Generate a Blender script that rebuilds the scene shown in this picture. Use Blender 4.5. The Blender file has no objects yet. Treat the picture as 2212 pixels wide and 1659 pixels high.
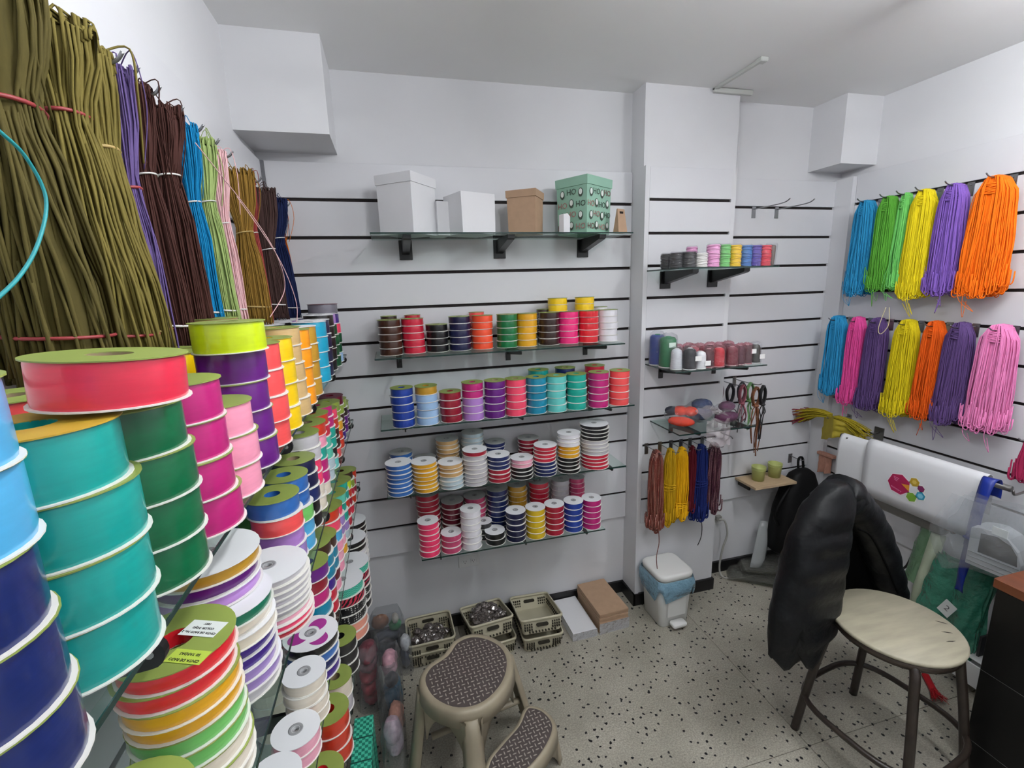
import bpy, math, random
from mathutils import Vector, Matrix

# ------------------------------------------------------------------ camera, world, lights, exposure
SC = bpy.context.scene
COL = SC.collection
R = random.Random(11)
PI = math.pi

def make_camera():
    yaw, pitch, roll = 0.2494867, 0.205655, -0.0311485
    f = Vector((math.sin(yaw)*math.cos(pitch), math.cos(yaw)*math.cos(pitch), -math.sin(pitch)))
    rt = Vector((math.cos(yaw), -math.sin(yaw), 0)); up = rt.cross(f)
    r2 = rt*math.cos(roll) + up*math.sin(roll); u2 = -rt*math.sin(roll) + up*math.cos(roll)
    cd = bpy.data.cameras.new('camera'); co = bpy.data.objects.new('camera', cd)
    COL.objects.link(co)
    cd.sensor_fit = 'HORIZONTAL'; cd.sensor_width = 36.0
    cd.lens = 996.606/2212*36.0
    cd.clip_start = 0.01; cd.clip_end = 50
    m = Matrix((r2, u2, -f)).transposed().to_4x4(); m.translation = Vector((0, -2.14128, 1.745))
    co.matrix_world = m
    SC.camera = co
make_camera()

w = bpy.data.worlds.new('world'); SC.world = w; w.use_nodes = True
w.node_tree.nodes['Background'].inputs[0].default_value = (0.92, 0.96, 1.0, 1)
w.node_tree.nodes['Background'].inputs[1].default_value = 0.12
SC.view_settings.view_transform = 'Standard'; SC.view_settings.look = 'None'
SC.view_settings.gamma = 1.0; SC.view_settings.use_curve_mapping = False
SC.view_settings.exposure = 0.0

# ceiling tube lamps: x, y, watts (the lamps are built with the ceiling below)
LAMPS = [(0.45, -1.48, 27.0), (1.70, -1.46, 31.0), (1.05, -2.85, 28.0)]

# ------------------------------------------------------------------ materials
def lin(c):
    return c/12.92 if c <= 0.04045 else ((c+0.055)/1.055)**2.4
def hexc(h):
    h = h.lstrip('#')
    return tuple(lin(int(h[i:i+2], 16)/255) for i in (0, 2, 4)) + (1.0,)
MATS = {}
def mat(name, hx='#cccccc', rough=0.5, metal=0.0, spec=0.5, coat=0.0, sheen=0.0, var=0.0, vscale=20.0,
        bump=0.0, bscale=60.0, alpha=1.0, trans=0.0, stretch=None):
    if name in MATS: return MATS[name]
    m = bpy.data.materials.new(name); m.use_nodes = True
    nt = m.node_tree; b = nt.nodes['Principled BSDF']; c = hexc(hx)
    b.inputs['Base Color'].default_value = c
    b.inputs['Roughness'].default_value = rough; b.inputs['Metallic'].default_value = metal
    b.inputs['Specular IOR Level'].default_value = spec
    b.inputs['Coat Weight'].default_value = coat; b.inputs['Coat Roughness'].default_value = 0.08
    b.inputs['Sheen Weight'].default_value = sheen
    if var > 0 or bump > 0:
        tc = nt.nodes.new('ShaderNodeTexCoord'); mp = nt.nodes.new('ShaderNodeMapping')
        nt.links.new(tc.outputs['Object'], mp.inputs['Vector'])
        if stretch: mp.inputs['Scale'].default_value = stretch
        if var > 0:
            n = nt.nodes.new('ShaderNodeTexNoise'); n.inputs['Scale'].default_value = vscale; n.inputs['Detail'].default_value = 4
            nt.links.new(mp.outputs[0], n.inputs['Vector'])
            r = nt.nodes.new('ShaderNodeValToRGB')
            r.color_ramp.elements[0].position = 0.3; r.color_ramp.elements[1].position = 0.7
            lo = tuple(max(0, x*(1-var)) for x in c[:3])+(1,); hi = tuple(min(1, x*(1+var)) for x in c[:3])+(1,)
            r.color_ramp.elements[0].color = lo; r.color_ramp.elements[1].color = hi
            nt.links.new(n.outputs['Fac'], r.inputs['Fac']); nt.links.new(r.outputs['Color'], b.inputs['Base Color'])
        if bump > 0:
            n2 = nt.nodes.new('ShaderNodeTexNoise'); n2.inputs['Scale'].default_value = bscale; n2.inputs['Detail'].default_value = 3
            nt.links.new(mp.outputs[0], n2.inputs['Vector'])
            bp = nt.nodes.new('ShaderNodeBump'); bp.inputs['Strength'].default_value = bump; bp.inputs['Distance'].default_value = 0.01
            nt.links.new(n2.outputs['Fac'], bp.inputs['Height']); nt.links.new(bp.outputs[0], b.inputs['Normal'])
    MATS[name] = m
    return m

def film(name, hx='#ffffff', clear=0.8, rough=0.1, bump=0.4, bscale=40.0, gloss=0.25):
    """thin clear sheet: glass shelf or plastic film"""
    if name in MATS: return MATS[name]
    m = bpy.data.materials.new(name); m.use_nodes = True; nt = m.node_tree
    nt.nodes.remove(nt.nodes['Principled BSDF']); out = nt.nodes['Material Output']
    tr = nt.nodes.new('ShaderNodeBsdfTransparent'); tr.inputs[0].default_value = hexc(hx)
    df = nt.nodes.new('ShaderNodeBsdfPrincipled'); df.inputs['Base Color'].default_value = hexc(hx)
    df.inputs['Roughness'].default_value = rough
    gl = nt.nodes.new('ShaderNodeBsdfGlossy'); gl.inputs['Roughness'].default_value = rough
    lw = nt.nodes.new('ShaderNodeLayerWeight'); lw.inputs['Blend'].default_value = 0.5
    pw_ = nt.nodes.new('ShaderNodeMath'); pw_.operation = 'POWER'; pw_.inputs[1].default_value = 3.5
    ma = nt.nodes.new('ShaderNodeMath'); ma.operation = 'MULTIPLY_ADD'; ma.inputs[1].default_value = min(0.9, 2.2*gloss); ma.inputs[2].default_value = 0.035
    nt.links.new(lw.outputs['Facing'], pw_.inputs[0]); nt.links.new(pw_.outputs[0], ma.inputs[0])
    m1 = nt.nodes.new('ShaderNodeMixShader'); m1.inputs[0].default_value = 1-clear
    m2 = nt.nodes.new('ShaderNodeMixShader')
    nt.links.new(tr.outputs[0], m1.inputs[1]); nt.links.new(df.outputs[0], m1.inputs[2])
    nt.links.new(ma.outputs[0], m2.inputs[0]); nt.links.new(m1.outputs[0], m2.inputs[1]); nt.links.new(gl.outputs[0], m2.inputs[2])
    if bump > 0:
        tc = nt.nodes.new('ShaderNodeTexCoord'); n = nt.nodes.new('ShaderNodeTexNoise')
        n.inputs['Scale'].default_value = bscale; n.inputs['Detail'].default_value = 4
        nt.links.new(tc.outputs['Object'], n.inputs['Vector'])
        bp = nt.nodes.new('ShaderNodeBump'); bp.inputs['Strength'].default_value = bump; bp.inputs['Distance'].default_value = 0.02
        nt.links.new(n.outputs['Fac'], bp.inputs['Height'])
        for s in (df, gl): nt.links.new(bp.outputs[0], s.inputs['Normal'])
        nt.links.new(bp.outputs[0], lw.inputs['Normal'])
    nt.links.new(m2.outputs[0], out.inputs['Surface'])
    MATS[name] = m
    return m

def terrazzo():
    m = bpy.data.materials.new('terrazzo'); m.use_nodes = True; nt = m.node_tree; b = nt.nodes['Principled BSDF']
    tc = nt.nodes.new('ShaderNodeTexCoord'); N = nt.nodes.new; L = nt.links.new
    geo = N('ShaderNodeNewGeometry')
    dn = N('ShaderNodeTexNoise'); dn.inputs['Scale'].default_value = 70
    L(geo.outputs['Position'], dn.inputs['Vector'])
    mx = N('ShaderNodeVectorMath'); mx.operation = 'MULTIPLY_ADD'; mx.inputs[1].default_value = (0.013, 0.013, 0.0)
    L(dn.outputs['Color'], mx.inputs[0]); L(geo.outputs['Position'], mx.inputs[2])
    vo = N('ShaderNodeTexVoronoi'); vo.inputs['Scale'].default_value = 30; vo.voronoi_dimensions = '2D'
    L(mx.outputs[0], vo.inputs['Vector'])
    lt = N('ShaderNodeMath'); lt.operation = 'LESS_THAN'; lt.inputs[1].default_value = 0.15
    L(vo.outputs['Distance'], lt.inputs[0])
    sp = N('ShaderNodeSeparateColor'); L(vo.outputs['Color'], sp.inputs[0])
    gt = N('ShaderNodeMath'); gt.operation = 'GREATER_THAN'; gt.inputs[1].default_value = 0.52
    L(sp.outputs[0], gt.inputs[0])
    ml = N('ShaderNodeMath'); ml.operation = 'MULTIPLY'; L(lt.outputs[0], ml.inputs[0]); L(gt.outputs[0], ml.inputs[1])
    n1 = N('ShaderNodeTexNoise'); n1.inputs['Scale'].default_value = 3.2; n1.inputs['Detail'].default_value = 6; L(geo.outputs['Position'], n1.inputs['Vector'])
    r1 = N('ShaderNodeValToRGB'); r1.color_ramp.elements[0].position = 0.32; r1.color_ramp.elements[1].position = 0.68
    r1.color_ramp.elements[0].color = hexc('#938f85'); r1.color_ramp.elements[1].color = hexc('#b0aca2'); L(n1.outputs['Fac'], r1.inputs[0])
    n2 = N('ShaderNodeTexNoise'); n2.inputs['Scale'].default_value = 170; n2.inputs['Detail'].default_value = 3; L(geo.outputs['Position'], n2.inputs['Vector'])
    r2 = N('ShaderNodeValToRGB'); r2.color_ramp.elements[0].position = 0.35; r2.color_ramp.elements[1].position = 0.7
    r2.color_ramp.elements[0].color = (0.72, 0.71, 0.68, 1); r2.color_ramp.elements[1].color = (1.12, 1.11, 1.06, 1); L(n2.outputs['Fac'], r2.inputs[0])
    mm = N('ShaderNodeMix'); mm.data_type = 'RGBA'; mm.blend_type = 'MULTIPLY'; mm.inputs[0].default_value = 1
    L(r1.outputs[0], mm.inputs[6]); L(r2.outputs[0], mm.inputs[7])
    mk = N('ShaderNodeMix'); mk.data_type = 'RGBA'; L(ml.outputs[0], mk.inputs[0]); L(mm.outputs[2], mk.inputs[6]); mk.inputs[7].default_value = hexc('#16171a')
    L(mk.outputs[2], b.inputs['Base Color']); b.inputs['Roughness'].default_value = 0.42
    return m

# ------------------------------------------------------------------ mesh helper
class MB:
    def __init__(s): s.v = []; s.f = []
    def add(s, vs, fs):
        o = len(s.v); s.v += [tuple(p) for p in vs]; s.f += [tuple(i+o for i in f) for f in fs]; return s
    def box(s, x0, x1, y0, y1, z0, z1):
        return s.add([(x0,y0,z0),(x1,y0,z0),(x1,y1,z0),(x0,y1,z0),(x0,y0,z1),(x1,y0,z1),(x1,y1,z1),(x0,y1,z1)],
                     [(3,2,1,0),(4,5,6,7),(0,1,5,4),(1,2,6,5),(2,3,7,6),(3,0,4,7)])
    def bbox(s, x0, x1, y0, y1, z0, z1, c):
        """box with chamfered edges"""
        vs = []; 
        for (x, dx) in ((x0, c), (x1, -c)):
            for (y, dy) in ((y0, c), (y1, -c)):
                for (z, dz) in ((z0, c), (z1, -c)):
                    vs += [(x, y+dy, z+dz), (x+dx, y, z+dz), (x+dx, y+dy, z)]
        I = lambda a, b, d, k: (a*4+b*2+d)*3+k
        fs = []
        for a in (0, 1):
            q = [I(a,0,0,0), I(a,1,0,0), I(a,1,1,0), I(a,0,1,0)]; fs.append(q if a else q[::-1])
            q = [I(0,a,0,1), I(1,a,0,1), I(1,a,1,1), I(0,a,1,1)]; fs.append(q[::-1] if a else q)
            q = [I(0,0,a,2), I(1,0,a,2), I(1,1,a,2), I(0,1,a,2)]; fs.append(q if a else q[::-1])
        for a in (0, 1):
            for b in (0, 1):
                fs.append((I(a,b,0,0), I(a,b,1,0), I(a,b,1,1), I(a,b,0,1)))
                fs.append((I(a,0,b,0), I(a,1,b,0), I(a,1,b,2), I(a,0,b,2)))
                fs.append((I(0,a,b,1), I(1,a,b,1), I(1,a,b,2), I(0,a,b,2)))
                for d in (0, 1): fs.append((I(a,b,d,0), I(a,b,d,1), I(a,b,d,2)))
        return s.add(vs, fs)
    def tube(s, pts, r, n=6, closed=False, caps=True):
        P = [Vector(p) for p in pts]; m = len(P)
        rr = r if isinstance(r, (list, tuple)) else [r]*m
        t0 = (P[1]-P[0]).normalized(); a = Vector((0,0,1)) if abs(t0.z) < 0.9 else Vector((1,0,0))
        nrm = t0.cross(a).normalized(); vs = []
        for i in range(m):
            if closed: t = (P[(i+1) % m]-P[i-1])
            else: t = P[min(i+1, m-1)]-P[max(i-1, 0)]
            if t.length < 1e-9: t = t0
            t = t.normalized(); nrm = (nrm - t*nrm.dot(t))
            if nrm.length < 1e-6: nrm = t.orthogonal()
            nrm.normalize(); bn = t.cross(nrm)
            for k in range(n):
                an = 2*PI*k/n; vs.append(P[i] + (nrm*math.cos(an) + bn*math.sin(an))*rr[i])
        fs = []
        for i in range(m if closed else m-1):
            j = (i+1) % m
            for k in range(n): fs.append((i*n+k, i*n+(k+1) % n, j*n+(k+1) % n, j*n+k))
        if caps and not closed:
            fs.append(tuple(range(n))[::-1]); fs.append(tuple((m-1)*n+k for k in range(n)))
        return s.add(vs, fs)
    def lathe(s, prof, n=24, c=(0, 0, 0), closed=False):
        """profile of (radius, z); closed joins last to first"""
        vs = []; m = len(prof)
        for (r, z) in prof:
            for k in range(n):
                a = 2*PI*k/n; vs.append((c[0]+r*math.cos(a), c[1]+r*math.sin(a), c[2]+z))
        fs = []
        for i in range(m if closed else m-1):
            j = (i+1) % m
            for k in range(n): fs.append((i*n+k, i*n+(k+1) % n, j*n+(k+1) % n, j*n+k))
        return s.add(vs, fs)
    def prism(s, poly, z0, z1, M=None):
        n = len(poly); vs = [(x, y, z0) for x, y in poly]+[(x, y, z1) for x, y in poly]
        if M is not None: vs = [M @ Vector(p) for p in vs]
        fs = [tuple(range(n))[::-1], tuple(range(n, 2*n))]+[(i, (i+1) % n, n+(i+1) % n, n+i) for i in range(n)]
        return s.add(vs, fs)
    def loft(s, rings, caps=True, closed=False):
        n = len(rings[0]); vs = [p for r in rings for p in r]; fs = []; m = len(rings)
        for i in range(m if closed else m-1):
            j = (i+1) % m
            for k in range(n): fs.append((i*n+k, i*n+(k+1) % n, j*n+(k+1) % n, j*n+k))
        if caps and not closed:
            fs.append(tuple(range(n))[::-1]); fs.append(tuple((m-1)*n+k for k in range(n)))
        return s.add(vs, fs)
    def grid(s, fn, nu, nv):
        vs = [fn(i/nu, j/nv) for i in range(nu+1) for j in range(nv+1)]
        fs = [(i*(nv+1)+j, (i+1)*(nv+1)+j, (i+1)*(nv+1)+j+1, i*(nv+1)+j+1) for i in range(nu) for j in range(nv)]
        return s.add(vs, fs)
    def mesh(s, name, smooth=False):
        me = bpy.data.meshes.new(name); me.from_pydata(s.v, [], s.f); me.update()
        if smooth: me.polygons.foreach_set('use_smooth', [True]*len(me.polygons))
        return me
    def build(s, name, m, parent=None, smooth=False):
        me = s.mesh(name, smooth); o = bpy.data.objects.new(name, me); COL.objects.link(o)
        me.materials.append(m)
        if parent is not None: o.parent = parent
        return o

def autosmooth(o, ang=0.6):
    me = o.data; me.polygons.foreach_set('use_smooth', [True]*len(me.polygons))
    try: me.set_sharp_from_angle(angle=ang)
    except Exception: pass
    return o
def tag(o, label=None, cat=None, group=None, kind=None):
    if label: o['label'] = label
    if cat: o['category'] = cat
    if group: o['group'] = group
    if kind: o['kind'] = kind
    return o
def thing(name, label, cat, loc=(0, 0, 0), rz=0.0, group=None, rot=None):
    o = bpy.data.objects.new(name, None); COL.objects.link(o); o.empty_display_size = 0.03
    o.location = loc; o.rotation_euler = rot if rot else (0, 0, rz)
    return tag(o, label, cat, group)
def inst(name, me, m, parent, loc=(0, 0, 0), rot=(0, 0, 0)):
    """mesh object sharing data, material on the object"""
    if not me.materials: me.materials.append(None)
    o = bpy.data.objects.new(name, me); COL.objects.link(o); o.parent = parent; o.location = loc; o.rotation_euler = rot
    if m is not None:
        o.material_slots[0].link = 'OBJECT'; o.material_slots[0].material = m
    return o
def struct(o): return tag(o, kind='structure')
def text_mesh(txt, size, m, parent, M, name='lettering', extrude=0.0002, align='CENTER'):
    cu = bpy.data.curves.new(name, 'FONT'); cu.body = txt; cu.size = size; cu.extrude = extrude
    cu.align_x = align; cu.align_y = 'CENTER'; cu.resolution_u = 2
    t = bpy.data.objects.new(name, cu); COL.objects.link(t)
    dg = bpy.context.evaluated_depsgraph_get(); me = bpy.data.meshes.new_from_object(t.evaluated_get(dg))
    bpy.data.objects.remove(t); me.transform(M)
    o = bpy.data.objects.new(name, me); COL.objects.link(o); me.materials.clear(); me.materials.append(m); o.parent = parent
    return o
def ring(c, A, B, n=20, p=2.0, ph=0.0):
    out = []
    for k in range(n):
        a = 2*PI*k/n+ph; ca, sa = math.cos(a), math.sin(a)
        u = math.copysign(abs(ca)**(2/p), ca); v = math.copysign(abs(sa)**(2/p), sa)
        out.append(Vector(c)+Vector(A)*u+Vector(B)*v)
    return out
def rrect(w, h, r, n=4):
    pts = []
    for cx, cy, a0 in ((w/2-r, h/2-r, 0), (-w/2+r, h/2-r, PI/2), (-w/2+r, -h/2+r, PI), (w/2-r, -h/2+r, 1.5*PI)):
        for k in range(n+1):
            a = a0+PI/2*k/n; pts.append((cx+r*math.cos(a), cy+r*math.sin(a)))
    return pts
def smoothpts(pts, n=6):
    """Catmull-Rom through points"""
    P = [Vector(p) for p in pts]; out = []
    for i in range(len(P)-1):
        p0, p1, p2, p3 = P[max(i-1, 0)], P[i], P[i+1], P[min(i+2, len(P)-1)]
        for k in range(n):
            t = k/n
            out.append(0.5*((2*p1)+(p2-p0)*t+(2*p0-5*p1+4*p2-p3)*t*t+(3*p1-p0-3*p2+p3)*t**3))
    out.append(P[-1]); return out
ORD = ['first', 'second', 'third', 'fourth', 'fifth', 'sixth', 'seventh', 'eighth', 'ninth', 'tenth', 'eleventh', 'twelfth',
       'thirteenth', 'fourteenth', 'fifteenth', 'sixteenth', 'seventeenth', 'eighteenth', 'nineteenth', 'twentieth']
# ------------------------------------------------------------------ the room
white = mat('white_paint', '#d9d9dc', 0.7, var=0.03, vscale=3)
ceilm = mat('ceiling_paint', '#ececec', 0.8, var=0.02, vscale=2)
slatm = mat('white_melamine', '#d6d6da', 0.42, var=0.015, vscale=4)
groovem = mat('groove_board', '#1d1413', 0.8)
blackbase = mat('black_baseboard', '#101012', 0.35)
XL, XR, YB, ZC, YF = -0.47, 2.45, 0.02, 2.617, -3.9      # left, right, back, ceiling, front of the room

floor = struct(MB().box(XL-0.1, XR+0.1, YF-0.1, YB+0.1, -0.08, -0.012).build('floor', mat('floor_screed', '#6d6758', 0.8)))
tz = terrazzo()
jx = [XL-0.1, 0.21, 1.41, XR+0.1]; jy = [YF-0.1, -3.42, -2.22, -1.02, YB+0.1]
for i in range(3):
    for j in range(4):
        g = 0.0011
        MB().box(jx[i]+g, jx[i+1]-g, jy[j]+g, jy[j+1]-g, -0.014, 0.0).build('tile', tz, floor)
struct(MB().box(XL-0.1, XR+0.1, YF-0.1, YB+0.1, ZC, ZC+0.06).build('ceiling', ceilm))
wall_back = struct(MB().box(XL-0.1, XR+0.1, YB, YB+0.1, 0, ZC).build('wall_back', white))
wall_left = struct(MB().box(XL-0.1, XL, YF, YB, 0, ZC).build('wall_left', white))
wall_right = struct(MB().box(XR, XR+0.1, YF, YB, 0, ZC).build('wall_right', white))
struct(MB().box(XL-0.1, XR+0.1, YF-0.1, YF, 0, ZC).build('wall_front', white))
wall_column = struct(MB().box(1.176, 1.672, -0.098, YB, 0, ZC).build('wall_column', white))
struct(MB().box(XL, -0.160, -0.245, YB, 2.301, ZC).build('wall_soffit_left', white))
struct(MB().box(2.222, XR, -0.170, YB, 2.301, ZC).build('wall_soffit_right', white))

def slats(parent, mk, z_lo, z_hi, zg, backing):
    """slat boards between the grooves: mk(z0, z1) makes one board"""
    edges = [z_lo]+[e for g in sorted(zg) for e in (g-0.0065, g+0.0065)]+[z_hi]
    for a, b in zip(edges[0::2], edges[1::2]): mk(a, b).build('slat', slatm, parent)
    backing.build('slat_backing', groovem, parent)
ZG = [2.123-0.15*k for k in range(11)]
def board(axis, u0, u1, face, th, sgn):
    def mk(a, b):
        if axis == 'y':
            y0, y1 = sorted((face, face+sgn*th)); return MB().bbox(u0, u1, y0, y1, a, b, 0.0012)
        x0, x1 = sorted((face, face+sgn*th)); return MB().bbox(x0, x1, u0, u1, a, b, 0.0012)
    return mk
slats(wall_back, board('y', -0.449, 1.174, 0.0, 0.012, 1), 0.478, 2.267, ZG, MB().box(-0.449, 1.174, 0.012, YB, 0.48, 2.265))
slats(wall_back, board('y', 1.674, 2.402, 0.0, 0.012, 1), 0.478, 2.255, [z-0.006 for z in ZG], MB().box(1.674, 2.402, 0.012, YB, 0.48, 2.25))
slats(wall_column, board('y', 1.200, 1.645, -0.115, 0.012, 1), 0.49, 2.268, [z+0.003 for z in ZG], MB().box(1.200, 1.645, -0.103, -0.097, 0.49, 2.266))
slats(wall_left, board('x', -2.32, 0.0, -0.449, 0.012, -1), 0.478, 2.265, ZG, MB().box(XL, -0.461, -2.32, 0.0, 0.48, 2.263))
slats(wall_right, board('x', -2.32, -0.095, 2.43, 0.012, 1), 0.40, 2.27, [z for z in ZG], MB().box(2.442, XR, -2.32, -0.095, 0.42, 2.268))
# corner strips of the column panelling and the panel edge trims
struct(MB().box(1.176, 1.1985, -0.117, -0.098, 0.0, 2.272).build('trim_1', white))
struct(MB().box(1.647, 1.672, -0.110, -0.098, 0.0, 2.268).build('trim_2', white))
struct(MB().box(1.1985, 1.647, -0.112, -0.098, 0.07, 0.49).build('trim_3', white))
struct(MB().box(2.402, 2.43, -0.095, YB, 0.0, 2.262).build('trim_4', white))
struct(MB().box(-0.449, -0.437, -0.012, 0.0, 0.478, 2.265).build('trim_5', mat('grey_edge', '#6b6b70', 0.5)))
# baseboards
struct(MB().box(-0.449, 1.176, 0.006, YB, 0, 0.069).build('baseboard_back', blackbase))
struct(MB().box(1.672, 2.43, 0.004, YB, 0, 0.069).build('baseboard_niche', blackbase))
struct(MB().box(1.168, 1.680, -0.124, -0.098, 0, 0.069).build('baseboard_column', blackbase))
struct(MB().box(1.165, 1.176, -0.124, YB, 0, 0.069).build('baseboard_column_side', blackbase))
struct(MB().box(XR-0.012, XR, YF, 0.0, 0, 0.069).build('baseboard_right', blackbase))
struct(MB().box(XL, XL+0.012, YF, 0.0, 0, 0.069).build('baseboard_left', blackbase))

# surface conduit on ceiling and column
cd = thing('cable_conduit', 'white plastic cable conduit bent across the ceiling above the column', 'conduit', (0, 0, 0))
cw = mat('conduit_plastic', '#c4c6c2', 0.5)
MB().bbox(1.517, 1.535, -0.385, -0.098, ZC-0.012, ZC, 0.002).build('ceiling_run', cw, cd)
MB().bbox(1.517, 1.725, -0.118, -0.100, ZC-0.022, ZC-0.002, 0.002).build('column_run', cw, cd)
MB().bbox(1.508, 1.544, -0.405, -0.372, ZC-0.016, ZC, 0.003).build('end_box', cw, cd)

# ceiling tube lamps, just outside the picture
for k, (lx, ly, pw) in enumerate(LAMPS):
    dm = bpy.data.materials.new('lamp_tube_glow'); dm.use_nodes = True; e = dm.node_tree.nodes['Principled BSDF']
    e.inputs['Emission Color'].default_value = (0.95, 0.975, 1, 1); e.inputs['Emission Strength'].default_value = pw/(PI*2*PI*0.016*0.58)
    lp = thing('ceiling_lamp', ('bare ceiling tube lamp nearest the left wall', 'bare ceiling tube lamp nearest the right wall', 'bare ceiling tube lamp behind the camera')[k], 'lamp', (lx, ly, ZC))
    MB().bbox(-0.025, 0.025, -0.31, 0.31, -0.022, 0.0, 0.004).build('batten', cw, lp)
    for yy in (-0.30, 0.30): MB().bbox(-0.014, 0.014, yy-0.010, yy+0.010, -0.150, -0.022, 0.003).build('lamp_holder', cw, lp)
    MB().tube([(0, -0.29, -0.137), (0, 0.29, -0.137)], 0.016, 14).build('lamp_tube', dm, lp, True)

# wall outlet
ot = thing('wall_outlet', 'white double wall outlet below the lowest back shelf', 'outlet', (0.290, 0.020, 0.363))
MB().bbox(-0.055, 0.055, -0.006, 0.0, -0.034, 0.034, 0.003).build('cover_plate', mat('outlet_plastic', '#dcdcdc', 0.35), ot)
dk = mat('dark_slot', '#151515', 0.6)
for sx in (-0.022, 0.022):
    so = MB().bbox(sx-0.016, sx+0.016, -0.0075, -0.005, -0.014, 0.014, 0.002).build('socket', MATS['outlet_plastic'], ot)
    MB().box(sx-0.007, sx-0.005, -0.0082, -0.0072, -0.003, 0.006).box(sx+0.005, sx+0.007, -0.0082, -0.0072, -0.003, 0.006).box(sx-0.002, sx+0.002, -0.0082, -0.0072, -0.010, -0.006).build('slot', dk, so)

# ------------------------------------------------------------------ glass shelves
glass = film('shelf_glass', '#f3fbf8', 0.985, 0.03, 0.0, gloss=0.10)
edge = mat('glass_edge', '#16302b', 0.15, spec=0.6)
blackm = mat('black_bracket', '#0b0b0c', 0.35)
def shelf(label, x0, x1, y0, y1, z, front, t=0.006):
    """front: 'y' front edge at y0 (back wall) or 'x' front edge at x1 (left wall)"""
    s = thing('glass_shelf', label, 'shelf', ((x0+x1)/2, (y0+y1)/2, z), group='glass shelves on the slat walls')
    a, b = (x1-x0)/2, (y1-y0)/2; e = 0.0012
    MB().box(-a+e, a-e, -b+e, b-e, -t, 0).build('glass_pane', glass, s)
    (MB().box(-a, a, -b, -b+e, -t, 0).box(-a, -a+e, -b, b, -t, 0) if front == 'y' else MB().box(a-e, a, -b, b, -t, 0).box(-a, a, b-e, b, -t, 0)).build('polished_edge', edge, s)
    return s
def bracket_y(label, x, ywall, z, depth, big=False):
    """bracket on a wall facing -y"""
    b = thing('shelf_bracket', label, 'bracket', (x, ywall, z), group='black shelf brackets')
    if big:
        MB().bbox(-0.028, 0.028, -0.008, 0.0, -0.082, 0.0, 0.001).build('wall_plate', blackm, b)
        MB().prism([(0, 0), (-depth, 0), (-depth, -0.014), (-depth+0.012, -0.020), (-0.008, -0.060), (0, -0.060)], -0.015, 0.015,
                   Matrix(((0, 0, 1, 0), (1, 0, 0, 0), (0, 1, 0, 0), (0, 0, 0, 1)))).build('arm', blackm, b)
    else:
        MB().bbox(-0.012, 0.012, -0.004, 0.0, -0.075, 0.012, 0.001).build('wall_plate', blackm, b)
        MB().prism([(0, 0), (-depth, 0), (-depth-0.006, -0.008), (-depth, -0.017), (-0.004, -0.045), (0, -0.045)], -0.0028, 0.0028,
                   Matrix(((0, 0, 1, 0), (1, 0, 0, 0), (0, 1, 0, 0), (0, 0, 0, 1)))).build('arm', blackm, b)
    return b
def bracket_x(label, y, xwall, z, depth, sg=1):
    b = thing('shelf_bracket', label, 'bracket', (xwall, y, z), group='black shelf brackets')
    MB().bbox(0, 0.004, -0.012, 0.012, -0.075, 0.012, 0.001).build('wall_plate', blackm, b)
    pts = [(0, 0), (depth, 0)]+[(depth+0.011*math.sin(a), -0.013+0.013*math.cos(a)) for a in [PI*k/8 for k in range(1, 9)]]+[(0.004, -0.050), (0, -0.050)]
    MB().prism(pts, -0.004, 0.004, Matrix(((1, 0, 0, 0), (0, 0, 1, 0), (0, 1, 0, 0), (0, 0, 0, 1)))).build('arm', blackm, b)
    MB().lathe([(0.0001, 0), (0.0035, 0), (0.0035, 0.0092), (0.0001, 0.0092)], 10).build('screw', mat('zinc_screw', '#9a9a98', 0.3, 0.9), b).matrix_basis = Matrix.Translation((depth, 0.0046, -0.013)) @ Matrix.Rotation(PI/2, 4, 'X')
    return b
SH = {'b0': 1.966, 'b1': 1.484, 'b2': 1.190, 'b3': 0.891, 'b4': 0.577}
BN = {'b0': 'box shelf', 'b1': 'highest spool shelf', 'b2': 'second spool shelf', 'b3': 'third spool shelf', 'b4': 'lowest spool shelf'}
BX = {'b0': (-0.052, 1.046), 'b1': (-0.077, 1.018), 'b2': (-0.079, 1.073), 'b3': (-0.077, 1.036), 'b4': (0.045, 0.930)}
BB = {'b0': (0.085, 0.505, 0.915), 'b1': (0.02, 0.53, 0.93), 'b2': (0.02, 0.53, 0.96), 'b3': (0.02, 0.58, 0.97), 'b4': (0.13, 0.53, 0.84)}
DESC = {'b0': 'glass shelf carrying the gift boxes on the back wall', 'b1': 'glass shelf with dark brown to white ribbon stacks on back wall',
        'b2': 'glass shelf with royal blue to coral ribbon stacks on back wall', 'b3': 'glass shelf with thin white-topped spools on back wall',
        'b4': 'lowest short glass shelf on the back wall'}
for k in SH:
    shelf(DESC[k], BX[k][0], BX[k][1], -0.250, -0.006, SH[k], 'y')
    for q, x in enumerate(BB[k]):
        bracket_y('black shelf bracket, %s from left under %s of back wall' % (ORD[q], BN[k]), x, 0.0, SH[k]-0.006, 0.225 if k == 'b0' else 0.236, k == 'b0')
LS = {'l1': 1.484, 'l2': 1.190, 'l3': 0.891, 'l4': 0.577}
LN = {'l1': 'top', 'l2': 'second', 'l3': 'third', 'l4': 'lowest'}
for k in LS:
    shelf('long %s glass shelf full of ribbon spools along left wall' % LN[k], -0.446, -0.200, -2.28, -0.03, LS[k], 'x', 0.005)
    for q, y in enumerate((-0.07, -0.50, -0.935, -1.235, -1.755)):
        bracket_x('black shelf bracket, %s from the back corner under %s left-wall shelf' % (ORD[q], LN[k]), y, -0.449, LS[k]-0.005, 0.240)
CS = {'c1': (1.195, 1.715, 1.806), 'c2': (1.200, 1.690, 1.356), 'c3': (1.236, 1.655, 1.060)}
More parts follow.
